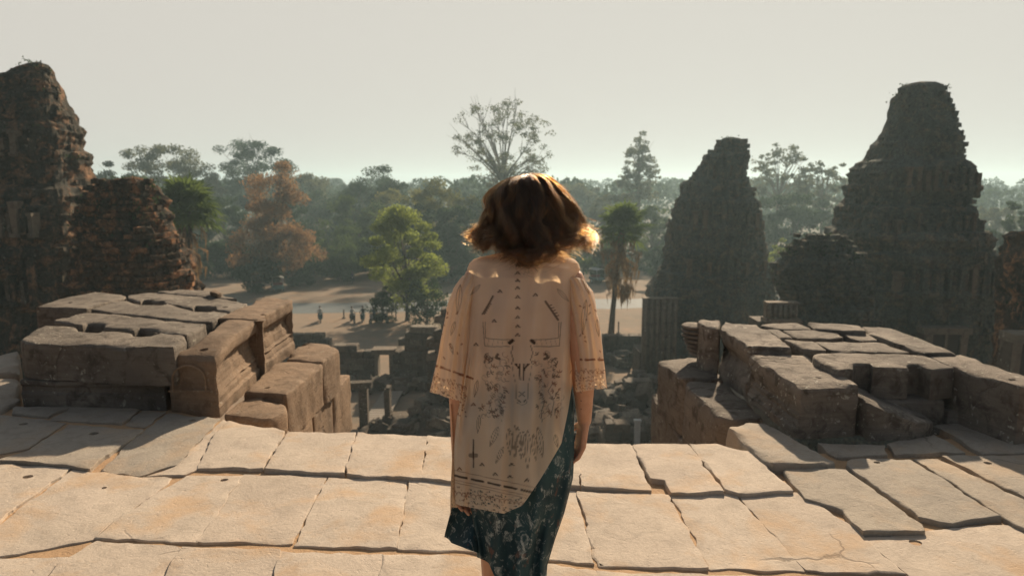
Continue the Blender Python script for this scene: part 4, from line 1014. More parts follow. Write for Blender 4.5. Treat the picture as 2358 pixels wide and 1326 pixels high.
# ------------------------------------------------------------ riders, cart, posts on the clearing
def wheel(parent, c, r, nm='wheel'):
    m_ = MB()
    for k in range(1): m_.tube([(c[0] - .05, c[1], c[2]), (c[0] + .05, c[1], c[2])], [r, r], 16)
    w_ = m_.build(nm, M['black'], parent); MB().tube([(c[0] - .06, c[1], c[2]), (c[0] + .06, c[1], c[2])], [r * .5, r * .5], 12).build('rim', M['tin'], w_)
def scooter(px, py, label, plabel, shirt, rz, rider=True, col='teal'):
    g = atz(px, py, GZ); root = tag(empty('motor_scooter', g), label, 'scooter', 'scooters on the dirt clearing'); root.rotation_euler.z = rz
    wheel(root, (0, -.62, .28), .28); wheel(root, (0, .62, .28), .28)
    MB().box((0, .25, .55), (.3, .75, .3), jit=.02).box((0, -.15, .38), (.3, .5, .12)).box((0, -.45, .7), (.34, .14, .6), jit=.02).build('body', M[col], root)
    MB().box((0, .3, .76), (.28, .7, .12), jit=.01).build('seat', M['black'], root)
    MB().tube([(-.33, -.42, 1.08), (0, -.5, 1.04), (.33, -.42, 1.08)], .02, 6).build('handlebar', M['black'], root)
    MB().ball((0, -.56, .92), .09).build('headlight', M['tin'], root)
    if rider:
        p = empty('person', g); p.rotation_euler.z = rz; tag(p, plabel, 'person', 'scooter riders on the dirt clearing')
        m_ = MB(); m_.tube([(0, .2, .84), (0, .17, 1.1), (0, .12, 1.36), (0, .1, 1.46)], [.15, .15, .17, .06], 10)
        for s_ in (-1, 1): m_.tube([(s_ * .17, .12, 1.36), (s_ * .25, -.08, 1.16), (s_ * .26, -.38, 1.1)], [.06, .05, .035], 7)
        m_.build('shirt', M[shirt], p, True)
        m_ = MB()
        for s_ in (-1, 1): m_.tube([(s_ * .09, .2, .86), (s_ * .2, -.2, .84), (s_ * .19, -.22, .42), (s_ * .18, -.3, .4)], [.09, .08, .055, .05], 7)
        m_.build('trousers', M['shirtB'], p, True)
        MB().ball((0, .08, 1.6), (.095, .115, .125)).build('head', M['farskin'], p, True); MB().ball((0, .09, 1.645), (.115, .13, .1)).build('helmet', M['black'], p, True)
    return root
sc_ = [(738, 741, 'scooter by itself on the clearing, farthest from the walkway gate', 'rider in a pale shirt on the solitary scooter', 'shirtA', .3, 'teal'),
       (812, 742, 'scooter just past the slim ground stake', 'rider in a pale top beside the slim ground stake', 'shirtA', .5, 'black'),
       (836, 741, 'scooter second from the slim ground stake', 'rider in dark clothes, second from the slim ground stake', 'shirtB', .1, 'teal'),
       (860, 743, 'scooter third from the slim ground stake', 'rider in a blue shirt, third from the slim ground stake', 'shirtC', -.3, 'tin'),
       (884, 742, 'scooter nearest the bright yellow-green tree', 'dark-shirted rider nearest the bright yellow-green tree', 'shirtB', .7, 'black'),
       (812, 652, 'scooter far up the pale dirt track', 'dark rider far up the pale dirt track', 'shirtB', .2, 'black')]
for a in sc_: scooter(a[0], a[1], a[2], a[3], a[4], a[5], col=a[6])
for (px, py, H_, lab) in ((792, 733, 1.0, 'slim ground stake next to the row of scooters'), (912, 738, 1.3, 'slim ground stake below the bright yellow-green tree'), (1424, 768, 1.2, 'slim ground stake beyond the lone palm')):
    g = atz(px, py, GZ); r_ = tag(empty('ground_stake', g), lab, 'stake'); MB().tube([(0, 0, 0), (0, 0, H_)], .07, 6).build('shaft', M['darkwood'], r_); MB().box((0, 0, .06), (.35, .35, .12)).build('footing', M['ruin'], r_)
def cart(px, py, label, col):
    g = atz(px, py, GZ); root = tag(empty('passenger_cart', g), label, 'cart'); root.rotation_euler.z = .4
    for sx in (-.75, .75): wheel(root, (sx, .3, .38), .38)
    MB().box((0, 0, .72), (1.5, 2.3, .35), jit=.02).build('tub', M[col], root); MB().box((0, .5, 1.05), (1.3, .5, .35)).build('seat', M['red'], root)
    for sx in (-.68, .68):
        for sy in (-1.05, 1.05): MB().tube([(sx, sy, .85), (sx, sy, 2.0)], .03, 6).build('roof_post', M['tin'], root)
    V = [];
    for i in range(9):
        a = -.78 + i * .195; z = 2.0 + .22 * math.cos(a * 1.9)
        V += [(a, -1.3, z), (a, 1.3, z), (a, -1.3, z + .05), (a, 1.3, z + .05)]
    F = []
    for i in range(8):
        k = 4 * i; F += [(k, k + 1, k + 5, k + 4), (k + 2, k + 6, k + 7, k + 3), (k, k + 4, k + 6, k + 2), (k + 1, k + 3, k + 7, k + 5)]
    mesh('roof', V, F + [(0, 2, 3, 1), (32, 33, 35, 34)], M['tin'], root)
cart(592, 671, 'roofed passenger cart parked in front of the russet tree', 'red')
cart(640, 672, 'second roofed cart half hidden under the russet tree', 'teal')
cart(1375, 652, 'teal roofed cart parked beyond the woman\'s shoulder', 'teal')
# ------------------------------------------------------------ the woman
WY = 2.15
def Wp(px, py, dy=0.0):
    p = aty(px, py, WY); return Vector((p.x, WY + dy, p.z))
SC = 1572 / (WY / ray(1179, 850).y)       # photo pixels per metre at her distance
def m2(px): return px / SC
wom = tag(empty('person', (Wp(1205, 900).x, WY, 0)), 'woman seen from behind in a sheer cream printed tunic and dark teal patterned skirt', 'person')
wo = -Vector(wom.location)
def wchild(o, par=None):
    o.parent = par or wom
    if par is None: o.location = wo
    return o
def cap(m_, P, rad, n=14, k=5):
    """rounded limb through the points P"""
    Q = []; Rr = []
    P = [Vector(p) for p in P]
    d0 = (P[0] - P[1]).normalized(); d1 = (P[-1] - P[-2]).normalized()
    for t in (1.0, .8, .45): Q.append(P[0] + d0 * rad[0] * t); Rr.append(rad[0] * math.sqrt(max(0.0004, 1 - t * t)))
    for a, b, ra, rb in zip(P, P[1:], rad, rad[1:]):
        for i in range(k): Q.append(a.lerp(b, i / k)); Rr.append(ra + (rb - ra) * i / k)
    Q.append(P[-1]); Rr.append(rad[-1])
    for t in (.45, .8, 1.0): Q.append(P[-1] + d1 * rad[-1] * t); Rr.append(rad[-1] * math.sqrt(max(0.0004, 1 - t * t)))
    m_.tube(Q, Rr, n)
HC = Wp(1214, 487)                        # head centre
bd = MB()
bd.ball(HC + Vector((0, -.012, .015)), (.076, .094, .098), 24, 16)          # skull
bd.ball(HC + Vector((0, .05, -.055)), (.055, .05, .068), 18, 12)           # jaw
bd.ball(HC + Vector((0, .105, -.02)), (.011, .018, .026), 10, 8)           # nose
bd.ball(HC + Vector((0, .112, -.034)), (.016, .012, .010), 10, 8)
bd.ball(HC + Vector((0, .094, -.068)), (.024, .012, .006), 10, 8)          # lips
bd.ball(HC + Vector((0, .093, -.078)), (.021, .012, .007), 10, 8)
bd.ball(HC + Vector((0, .088, -.105)), (.022, .02, .018), 10, 8)           # chin
for s_ in (-1, 1):
    bd.ball(HC + Vector((s_ * .078, .0, -.015)), (.010, .018, .031), 10, 8)    # ears
    bd.ball(HC + Vector((s_ * .03, .083, .018)), (.022, .012, .006), 10, 8)    # brows
    bd.ball(HC + Vector((s_ * .038, .07, -.03)), (.022, .022, .02), 10, 8)     # cheeks
cap(bd, [HC + Vector((0, -.005, -.06)), Wp(1210, 590, -.02), Wp(1207, 628, -.02)], [.05, .052, .062])
torso = [(632, .088, .06), (665, .145, .08), (720, .150, .093), (780, .142, .092), (840, .128, .085), (890, .128, .082), (950, .148, .088), (1010, .152, .09), (1060, .14, .085)]
V = []; F = []; nn = 28
for py, a, b in torso:
    c = Wp(1204, py)
    for k in range(nn):
        t = 2 * math.pi * k / nn; cx_, sy_ = math.cos(t), math.sin(t)
        V.append((c.x + a * math.copysign(abs(cx_) ** .85, cx_), c.y + b * math.copysign(abs(sy_) ** .85, sy_), c.z))
for i in range(len(torso) - 1):
    for k in range(nn): F.append((i * nn + k, (i + 1) * nn + k, (i + 1) * nn + (k + 1) % nn, i * nn + (k + 1) % nn))
F.append(tuple(range(nn))); F.append(tuple((len(torso) - 1) * nn + k for k in range(nn - 1, -1, -1)))
bd.add(V, F)
cap(bd, [Wp(1112, 642, -.005), Wp(1204, 640, -.02), Wp(1300, 648, -.005)], [.05, .06, .05])
LS, LE, LW = Wp(1102, 645), Wp(1060, 850, -.01), Wp(1056, 1078, .03)
RS, RE, RW = Wp(1312, 650), Wp(1340, 830, -.03), Wp(1347, 972, .02)
cap(bd, [LS, LS.lerp(LE, .4), LE, LE.lerp(LW, .3), LW], [.05, .044, .036, .036, .024])
cap(bd, [RS, RS.lerp(RE, .4), RE, RE.lerp(RW, .35), RW], [.05, .044, .037, .036, .024])
def hand(wr, dr, side_, curl, flip, m_):
    """palm with five bent fingers; dr points down the hand, side_ across the knuckles (index to little)"""
    dr = dr.normalized(); side_ = (side_ - dr * side_.dot(dr)).normalized(); nrm = dr.cross(side_) * flip
    pc = wr + dr * .045
    for k in range(5):
        q = wr + dr * (.012 + .017 * k)
        m_.ball(q, (.001, .001, .001), 4, 3)
    for a in (-.024, -.008, .008, .024): cap(m_, [wr + side_ * a * .6 + dr * .005, wr + side_ * a + dr * .085], [.014, .0115], 8, 2)
    L = (.040, .046, .043, .034)
    for i, a in enumerate((-.029, -.010, .0095, .027)):
        p = wr + side_ * a + dr * .086; d_ = dr.copy(); P = [p]; l = L[i]
        for seg, f_ in enumerate((1.0, .72, .55)):
            ang = curl * (0.5 + .35 * seg + .08 * i)
            d_ = (d_ * math.cos(ang) + nrm * math.sin(ang)).normalized(); nrm2 = side_.cross(d_) * 1.0
            P.append(P[-1] + d_ * l * f_)
            nn_ = (nrm - d_ * nrm.dot(d_)); nrm_l = nn_.normalized() if nn_.length > 1e-4 else nrm
            d_ = d_; 
            dr_, nrm = d_, nrm
        cap(m_, P, [.0092, .0088, .0080, .0068], 8, 2)
    t0 = wr - side_ * .022 + dr * .022
    cap(m_, [t0, t0 + (dr * .6 - side_ * .7 + nrm * .3).normalized() * .034, t0 + (dr * .8 - side_ * .45 + nrm * .55).normalized() * .062, t0 + (dr * .95 - side_ * .25 + nrm * .6).normalized() * .082], [.013, .0105, .0095, .008], 8, 2)
hand(RW, Vector((-.14, .02, -1)), Vector((.25, -1, 0)), .42, 1, bd)
hand(LW, Vector((.10, .0, -1)), Vector((-1, -.45, 0)), .75, -1, bd)
for (hx, kx, ax, sgn) in ((1150, 1142, 1138, -1), (1258, 1222, 1215, 1)):
    hp = Wp(hx, 1015, .02); kn = Vector((Wp(kx, 1250).x, WY + .03, .47)); an = Vector((Wp(ax, 1250).x, WY + .04, .085))
    cap(bd, [hp, hp.lerp(kn, .5), kn, kn.lerp(an, .3) + Vector((0, -.015, 0)), an], [.076, .068, .052, .052, .034])
    cap(bd, [an + Vector((0, -.03, -.045)), an + Vector((0, .07, -.05)), an + Vector((0, .15, -.062))], [.034, .032, .02])
def skin_mat():
    m, t, o = newmat('skin'); p = pos(t); n = noise_node(t, p, 30, 4, .6)
    c = mix(t, ramp(t, n, [(.3, 0.0), (.7, 1.0)]), (.50, .27, .17), (.58, .33, .22))
    b = finish(t, o, c, .5, noise_node(t, p, 300, 2, .5), .1, .002, .4)
    b.inputs['Subsurface Weight'].default_value = .15; b.inputs['Subsurface Radius'].default_value = (.02, .008, .004); b.inputs['Subsurface Scale'].default_value = 1.0
    return m
M['skin'] = skin_mat()
body = bd.build('body', M['skin'], None)
rm = body.modifiers.new('r', 'REMESH'); rm.mode = 'VOXEL'; rm.voxel_size = .0042; rm.use_smooth_shade = True
sm = body.modifiers.new('s', 'SMOOTH'); sm.factor = .5; sm.iterations = 3
realize(body); body.data.materials.clear(); body.data.materials.append(M['skin']); wchild(body)
em = simple('eye_white', (.6, .6, .58), .2)
for s_ in (-1, 1): wchild(MB().ball(HC + Vector((s_ * .03, .078, .004)), (.012, .012, .0095), 12, 8).build('eye', em, None, True))

# ---------- printed cloth: the print is drawn on a raster in the pattern's own plane, then carried by the cloth's vertices
RX0, RY0, RS_ = 960.0, 560.0, 2.0        # raster origin in photo pixels and samples per pixel
RW_, RH_ = int(480 * RS_), int(680 * RS_)
ink = np.zeros((RH_, RW_), np.float32); brown = np.zeros((RH_, RW_), np.float32); hole = np.zeros((RH_, RW_), np.float32)
def stroke(arr, pts, wd, val=1.0):
    for (x0, y0), (x1, y1) in zip(pts, pts[1:]):
        L = math.hypot(x1 - x0, y1 - y0); n = max(2, int(L * 2.2))
        for i in range(n + 1):
            t = i / n; x = (x0 + (x1 - x0) * t - RX0) * RS_; y = (y0 + (y1 - y0) * t - RY0) * RS_; r = wd * RS_ / 2
            xa, xb, ya, yb = int(x - r - 1), int(x + r + 2), int(y - r - 1), int(y + r + 2)
            if xa < 0 or ya < 0 or xb >= RW_ or yb >= RH_: continue
            gy, gx_ = np.ogrid[ya:yb, xa:xb]; m_ = np.clip(r + .6 - np.sqrt((gx_ - x) ** 2 + (gy - y) ** 2), 0, 1) * val
            arr[ya:yb, xa:xb] = np.maximum(arr[ya:yb, xa:xb], m_)
def chevron(x, y, s_=5, arr=None, wd=2.6): stroke(ink if arr is None else arr, [(x - s_, y + s_ * .7), (x, y - s_ * .5), (x + s_, y + s_ * .7)], wd, .85); stroke(ink, [(x - s_ * .4, y + s_ * .6), (x + s_ * .4, y + s_ * .6)], 1.6, .6)
def feather(x, y, L, ang, wd, a=.55):
    ux, uy = math.sin(ang), math.cos(ang); vx, vy = uy, -ux; ol = []; orr = []
    for i in range(13):
        t = i / 12; w_ = wd * math.sin(math.pi * t ** .8) * .5; ol.append((x + ux * L * t + vx * w_, y + uy * L * t + vy * w_)); orr.append((x + ux * L * t - vx * w_, y + uy * L * t - vy * w_))
    stroke(ink, ol, 1.5, a); stroke(ink, orr, 1.5, a); stroke(ink, [(x, y), (x + ux * L * .95, y + uy * L * .95)], 1.4, a)
    for i in range(3, 11, 3): stroke(ink, [ol[i], (x + ux * L * (i - 1.5) / 12, y + uy * L * (i - 1.5) / 12)], .8, a * .4)
for y in (610, 628, 645, 662, 683, 708, 730, 750, 770): chevron(1192, y, 4.6)
for x, y in ((1151, 670), (1233, 678), (1138, 738), (1096, 792), (1318, 785), (1058, 1078), (1110, 1068), (1140, 1090), (1178, 1068), (1174, 1096), (1213, 1104), (1090, 930)): chevron(x, y, 4.6, brown if x in (1058, 1090) else None)
stroke(ink, [(1135, 682), (1115, 722)], 4.5, .7); stroke(ink, [(1135, 682), (1110, 724)], 2, .9)
for k in range(5): stroke(ink, [(1122 - k * 3, 702 + k * 5), (1131 - k * 3, 700 + k * 5)], 2, .8)
stroke(ink, [(1256, 694), (1285, 736)], 5, .75)
for k in range(5): stroke(ink, [(1262 + k * 4, 704 + k * 6), (1271 + k * 4, 702 + k * 6)], 2, .8)
feather(1106, 655, 34, -.75, 7, .45); feather(1283, 665, 40, .75, 9, .45)
# horned skull
for s_ in (-1, 1):
    cx_ = 1202
    X = lambda d_: cx_ + s_ * d_
    stroke(ink, [(X(28), 782), (X(60), 781), (X(84), 778), (X(85), 742)], 1.8, .6); stroke(ink, [(X(28), 797), (X(62), 798), (X(86), 796), (X(90), 742)], 1.8, .6)
    for k in range(5): stroke(ink, [(X(32 + k * 11), 782), (X(36 + k * 11), 797)], 1, .35)
    stroke(ink, [(X(22), 784), (X(28), 789)], 8, .95); stroke(ink, [(X(20), 795), (X(25), 812), (X(20), 828), (X(24), 838)], 2.2, .7)
    stroke(ink, [(X(5), 838), (X(4), 874)], 3, .95); stroke(ink, [(X(6), 848), (X(16), 838)], 3.2, .95); stroke(ink, [(X(6), 852), (X(12), 838)], 2.4, .9)
    stroke(ink, [(X(22), 842), (X(20), 860), (X(14), 885), (X(14), 915), (X(10), 928), (X(0), 932)], 1.4, .5)
    stroke(ink, [(X(6), 902), (X(-6), 912)], 2, .7); stroke(ink, [(X(4), 925), (X(9), 920)], 3, .8)
    pr = random.Random(4 + s_)
    for _ in range(78):                     # flower sprays either side
        t = pr.random(); a = X(30 + 58 * pr.random() + 8 * t); b_ = 815 + 145 * t; r_ = pr.uniform(3, 8); sd = pr.uniform(0, 6)
        arr = brown if pr.random() < .22 else ink
        if pr.random() < .5: stroke(arr, [(a + r_ * math.cos(sd + k * .7), b_ + r_ * math.sin(sd + k * .7)) for k in range(pr.randint(4, 8))], 1.2, .5)
        else:
            for k in range(3): stroke(arr, [(a, b_), (a + r_ * math.cos(sd + k * 1.1), b_ + r_ * math.sin(sd + k * 1.1))], 2.2, .75)
    stroke(ink, [(X(56), 816), (X(60), 823), (X(52), 826)], 6, .8); stroke(ink, [(X(40), 900), (X(52), 925), (X(44), 950), (X(46), 970)], 1.6, .7)
    stroke(ink, [(X(72), 880), (X(60), 900), (X(74), 925), (X(66), 960)], 1.6, .6)
for (x, y, L, a, w_) in ((1172, 985, 62, .05, 13), (1186, 978, 80, .0, 10), (1192, 982, 76, .12, 11), (1205, 992, 60, .0, 12), (1215, 990, 90, .0, 14), (1228, 998, 62, .1, 11), (1238, 982, 72, .16, 14), (1148, 982, 50, -.42, 12), (1160, 1028, 42, -.45, 9), (1100, 875, 40, -.2, 9), (1104, 955, 42, -.1, 8), (1278, 1000, 30, .2, 9)): feather(x, y, L, a, w_, .6)
stroke(ink, [(1090, 1012), (1090, 1075)], 3, .85); stroke(ink, [(1084, 1048), (1096, 1048)], 10, .6); stroke(brown, [(1090, 1040), (1090, 1056)], 3, .9)
def band_y(x, y0, sl): return y0 + (x - 1050) * sl
for k in range(20):                          # dashed ribbon above the lace
    x = 1048 + k * 9.5
    if k % 4 != 3: stroke(ink, [(x, band_y(x, 1095, .215)), (x + 7.5, band_y(x + 7.5, 1095, .215))], 5, .9)
for off_, wd in ((-12, 1), (10, 1), (16, 1)): stroke(brown, [(1045, band_y(1045, 1095 + off_, .215)), (1245, band_y(1245, 1095 + off_, .215))], wd + .5, .6)
pr = random.Random(8)
for k in range(260):
    x = 1045 + pr.random() * 190; y = band_y(x, 1120 + pr.random() * 75, .16); stroke(brown if pr.random() < .5 else ink, [(x, y), (x + pr.uniform(-3, 3), y + pr.uniform(-3, 3))], 2, .5); 
    if pr.random() < .5: stroke(hole, [(x + 4, y), (x + 4.5, y + .5)], 3.2, 1)
for k in range(16):
    x = 1046 + k * 11; stroke(brown, [(x + 5.5 * math.cos(a), band_y(x, 1138, .16) - 7 * math.sin(a)) for a in np.linspace(0, math.pi, 7)], 1.8, .7)
for sx, tilt in ((0, 0.35), (1, 0.0)):       # sleeves
    if sx == 0: xa, xb, yb = 985, 1075, 835
    else: xa, xb, yb = 1318, 1400, 828
    for k in range(14):
        x = xa + k * 7.5
        if k % 4 != 3: stroke(brown, [(x, yb + (x - xa) * tilt), (x + 6, yb + (x + 6 - xa) * tilt)], 5, .9)
    for k in range(130):
        x = pr.uniform(xa, xb); y = yb + 18 + (x - xa) * tilt + pr.random() * 62; stroke(brown, [(x, y), (x + pr.uniform(-4, 4), y + pr.uniform(-3, 3))], 1.8, .6)
        if pr.random() < .6: stroke(hole, [(x + 4, y + 18), (x + 4.5, y + 18.5)], 3.2, 1)
    for k in range(9):
        x = xa + k * 10.5; stroke(brown, [(x + 5 * math.cos(a), yb + 32 + (x - xa) * tilt - 8 * math.sin(a)) for a in np.linspace(0, math.pi, 7)], 1.6, .7)
for (x, y, L, a, w_) in ((1060, 655, 70, -.1, 13), (1048, 740, 34, -.3, 8), (1350, 690, 80, -.12, 12), (1375, 735, 40, .1, 9), (1036, 790, 26, .3, 7), (1345, 640, 40, .3, 9)): feather(x, y, L, a, w_, .55)
for _ in range(26):
    x = pr.choice((pr.uniform(1010, 1070), pr.uniform(1330, 1385))); y = pr.uniform(700, 830); stroke(brown, [(x, y), (x + pr.uniform(-4, 4), y + pr.uniform(-4, 4))], 3, .7)
def sample(arr, px, py):
    x = np.clip((px - RX0) * RS_, 0, RW_ - 2); y = np.clip((py - RY0) * RS_, 0, RH_ - 2); xi = x.astype(int); yi = y.astype(int); fx = x - xi; fy = y - yi
    return (arr[yi, xi] * (1 - fx) + arr[yi, xi + 1] * fx) * (1 - fy) + (arr[yi + 1, xi] * (1 - fx) + arr[yi + 1, xi + 1] * fx) * fy
def cloth_mat(name, base, sheer=.12, trans=.45):
    m, t, o = newmat(name); at = t.nodes.new('ShaderNodeVertexColor'); at.layer_name = 'print'
    sp = t.nodes.new('ShaderNodeSeparateColor'); t.links.new(at.outputs[0], sp.inputs[0]); p = pos(t)
    wv = noise_node(t, vmap(t, p, (900, 900, 260)), 1.0, 2, .5); fn = noise_node(t, p, 14, 3, .5)
    c = mix(t, ramp(t, fn, [(.3, 0.0), (.7, .35)]), base, (base[0] * .82, base[1] * .76, base[2] * .68))
    c = mix(t, sp.outputs[1], c, (.22, .085, .04)); c = mix(t, sp.outputs[0], c, (.045, .035, .03))
    d_ = t.nodes.new('ShaderNodeBsdfPrincipled'); t.links.new(c, d_.inputs['Base Color']); d_.inputs['Roughness'].default_value = .8; d_.inputs['Specular IOR Level'].default_value = .15
    b = t.nodes.new('ShaderNodeBump'); b.inputs['Strength'].default_value = .12; b.inputs['Distance'].default_value = .001; t.links.new(wv, b.inputs['Height']); t.links.new(b.outputs[0], d_.inputs['Normal'])
    tr = t.nodes.new('ShaderNodeBsdfTranslucent'); t.links.new(mix(t, 1.0, c, (1.0, .84, .64), 'MULTIPLY'), tr.inputs[0])
    m1 = t.nodes.new('ShaderNodeMixShader'); m1.inputs[0].default_value = trans; t.links.new(d_.outputs[0], m1.inputs[1]); t.links.new(tr.outputs[0], m1.inputs[2])
    tp = t.nodes.new('ShaderNodeBsdfTransparent'); m2_ = t.nodes.new('ShaderNodeMixShader')
    a = t.nodes.new('ShaderNodeMath'); a.operation = 'MAXIMUM'; a.inputs[1].default_value = sheer; t.links.new(sp.outputs[2], a.inputs[0])
    t.links.new(a.outputs[0], m2_.inputs[0]); t.links.new(m1.outputs[0], m2_.inputs[1]); t.links.new(tp.outputs[0], m2_.inputs[2]); t.links.new(m2_.outputs[0], o.inputs[0]); return m
M['tunic'] = cloth_mat('sheer_cream_cloth', (.84, .75, .63), .03, .5)
def paint(o, pxs, pys, back):
    ca = o.data.color_attributes.new('print', 'FLOAT_COLOR', 'POINT'); n = len(o.data.vertices); A_ = np.ones((n, 4), np.float32)
    A_[:, 0] = sample(ink, pxs, pys); A_[:, 1] = sample(brown, pxs, pys); A_[:, 2] = sample(hole, pxs, pys) * .8
    ca.data.foreach_set('color', A_.ravel())
def px2w(px, py, dy): # vectorised Wp on the vertical plane WY+dy keeps her own plane's scale
    x = (px - 1179) / 1572; y = -(py - 663) / 1572; ry = CA + y * SA; rz = -SA + y * CA; t = (WY + np.minimum(dy, 0)) / ry
    return x * t, WY + dy, EYE + rz * t
ip = np.interp
# tunic body
nu, nv = 340, 330
th = np.linspace(0, 2 * np.pi, nu, endpoint=False)          # 0 = her right... +x side, 3pi/2 = back (towards the camera)
u = (1 + np.cos(th)) / 2
hem = ip(u, [0, .05, .25, .43, .55, .7, .88, .95, 1], [1158, 1163, 1172, 1182, 1163, 1100, 1020, 945, 880])
v = np.linspace(0, 1, nv)
U, Vv = np.meshgrid(u, v); TH = np.meshgrid(th, v)[0]
front = np.sin(TH) > 0
topy = np.where(front, 590 + 26 * np.sin(TH), 583 + 0 * TH)
PY = topy + (hem[None, :] - topy) * Vv
tp_ = [582, 588, 593, 598, 606, 618, 640, 700, 800, 900, 960, 1050, 1200]
xl = ip(PY, tp_, [1150, 1128, 1104, 1090, 1081, 1076, 1076, 1077, 1072, 1061, 1053, 1046, 1044]); xr = ip(PY, tp_, [1280, 1296, 1312, 1324, 1332, 1336, 1330, 1323, 1320, 1321, 1323, 1325, 1326])
dep = ip(PY, tp_, [.045, .052, .066, .078, .09, .10, .112, .118, .122, .132, .142, .148, .15])
cs, sn = np.cos(TH), np.sin(TH)
X = (xl + xr) / 2 + (xr - xl) / 2 * np.sign(cs) * np.abs(cs) ** .9
fall = np.clip((PY - 640) / 300, 0, 1)
fold = (np.sin(TH * 9 + 1.2 * np.sin(PY * .009) + .6) * .5 + np.sin(TH * 17 + PY * .006) * .3 + np.sin(TH * 5 - PY * .004 + 2) * .6)
side_f = .45 + .8 * np.abs(cs)
DY = dep * np.sign(sn) * np.abs(sn) ** .8 + .019 * fall * fold * side_f * np.where(sn < 0, -1, 1)
sh_f = np.exp(-((PY - 660) / 45) ** 2) * .007 * np.sin((X - 1204) * .10 + np.abs(X - 1204) * .02)
DY = DY - .012 * np.exp(-((PY - 1000) / 90) ** 2) * (sn < 0) + .02 * np.exp(-((PY - 850) / 80) ** 2) * (sn < 0) * (1 - np.abs(cs)) + sh_f
back = (sn < 0) * np.clip((PY - 640) / 120, 0, 1)
DY = DY - back * (.0075 * np.sin((X - 1204) * .085 + .8 * np.sin(PY * .008)) + .0045 * np.sin((X - 1204) * .19 + PY * .004) + .006 * np.exp(-((X - 1204) / 16) ** 2) * np.clip((PY - 700) / 200, 0, 1))
DY = DY - back * .004 * np.sin((PY + .45 * (X - 1060)) * .045) * np.exp(-((PY - 880) / 90) ** 2)
X = X + 2.2 * fall * np.sin(PY * .02 + TH * 3)
xw, yw, zw = px2w(X, PY, DY)
Vt = np.stack([xw, yw + 0 * xw, zw], -1).reshape(-1, 3)
idx = np.arange(nu * nv).reshape(nv, nu); nx_ = np.roll(idx, -1, 1)
Q = np.stack([idx[:-1], idx[1:], nx_[1:], nx_[:-1]], -1).reshape(-1, 4)
tun = bigmesh('tunic', Vt, Q, M['tunic'], None, True); paint(tun, X.ravel(), PY.ravel(), None); wchild(tun)
# sleeves
def sleeve(tabl, nm='sleeve'):
    nu, nv = 150, 150; th = np.linspace(0, 2 * np.pi, nu, endpoint=False); v = np.linspace(0, 1, nv); TH, Vv = np.meshgrid(th, v)
    k = np.linspace(0, 1, len(tabl)); c0 = ip(Vv, k, [t[0] for t in tabl]); c1 = ip(Vv, k, [t[1] for t in tabl]); hw = ip(Vv, k, [t[2] for t in tabl]); sl = ip(Vv, k, [t[3] for t in tabl]); dp = ip(Vv, k, [t[4] for t in tabl])
    cs, sn = np.cos(TH), np.sin(TH); X = c0 + hw * cs; PY = c1 + sl * cs
    DY = dp * sn - .02 * Vv + .006 * Vv * np.sin(TH * 6 + Vv * 3) + .004 * np.sin(TH * 11 - Vv * 5)
    X = X + 2.0 * Vv * np.sin(TH * 5 + Vv * 6) + 1.0 * np.sin(Vv * 23 + TH * 2) * (Vv < .5)
    xw, yw, zw = px2w(X, PY, DY); Vt = np.stack([xw, yw + 0 * xw, zw], -1).reshape(-1, 3)
    idx = np.arange(nu * nv).reshape(nv, nu); nx_ = np.roll(idx, -1, 1); Q = np.stack([idx[:-1], idx[1:], nx_[1:], nx_[:-1]], -1).reshape(-1, 4)
    o = bigmesh(nm, Vt, Q, M['tunic'], None, True); paint(o, X.ravel(), PY.ravel(), None); wchild(o)
sleeve([(1106, 622, 14, -6, .04), (1092, 632, 27, -4, .058), (1076, 665, 32, 0, .066), (1064, 700, 31, 4, .066), (1056, 740, 31, 6, .064), (1047, 790, 33, 9, .064), (1039, 850, 36, 11, .066), (1031, 915, 41, 13, .07)])
sleeve([(1306, 628, 14, 8, .04), (1318, 638, 28, 6, .058), (1332, 668, 32, 2, .066), (1340, 705, 32, 0, .066), (1348, 750, 33, -1, .064), (1354, 800, 34, -2, .064), (1358, 850, 36, -3, .066), (1361, 898, 36, -5, .07)])
# front panel of the tunic hanging lower, seen past her hip
nu, nv = 40, 150; uu, vv_ = np.meshgrid(np.linspace(0, 1, nu), np.linspace(0, 1, nv)); PY = 930 + 255 * vv_ ; X = 1038 + 3 * np.sin(vv_ * 5) + uu * (30 + 14 * vv_) + 2 * vv_
DY = -.03 + .16 * uu ** .7 + .006 * np.sin(uu * 14 + vv_ * 3)
xw, yw, zw = px2w(X, PY, DY); idx = np.arange(nu * nv).reshape(nv, nu)
pn = bigmesh('tunic_front_panel', np.stack([xw, yw + 0 * xw, zw], -1).reshape(-1, 3), np.stack([idx[:-1, :-1], idx[1:, :-1], idx[1:, 1:], idx[:-1, 1:]], -1).reshape(-1, 4), M['tunic'], None, True)
pr = random.Random(5); ca = pn.data.color_attributes.new('print', 'FLOAT_COLOR', 'POINT'); A_ = np.ones((nu * nv, 4), np.float32)
g = (np.sin(uu * 40 + 3 * np.sin(vv_ * 60)) * np.sin(vv_ * 90 + 2 * np.sin(uu * 17)) > .25).astype(np.float32)
A_[:, 0] = (g * .55).ravel(); A_[:, 1] = ((1 - g) * .35).ravel(); A_[:, 2] = 0; ca.data.foreach_set('color', A_.ravel()); wchild(pn)

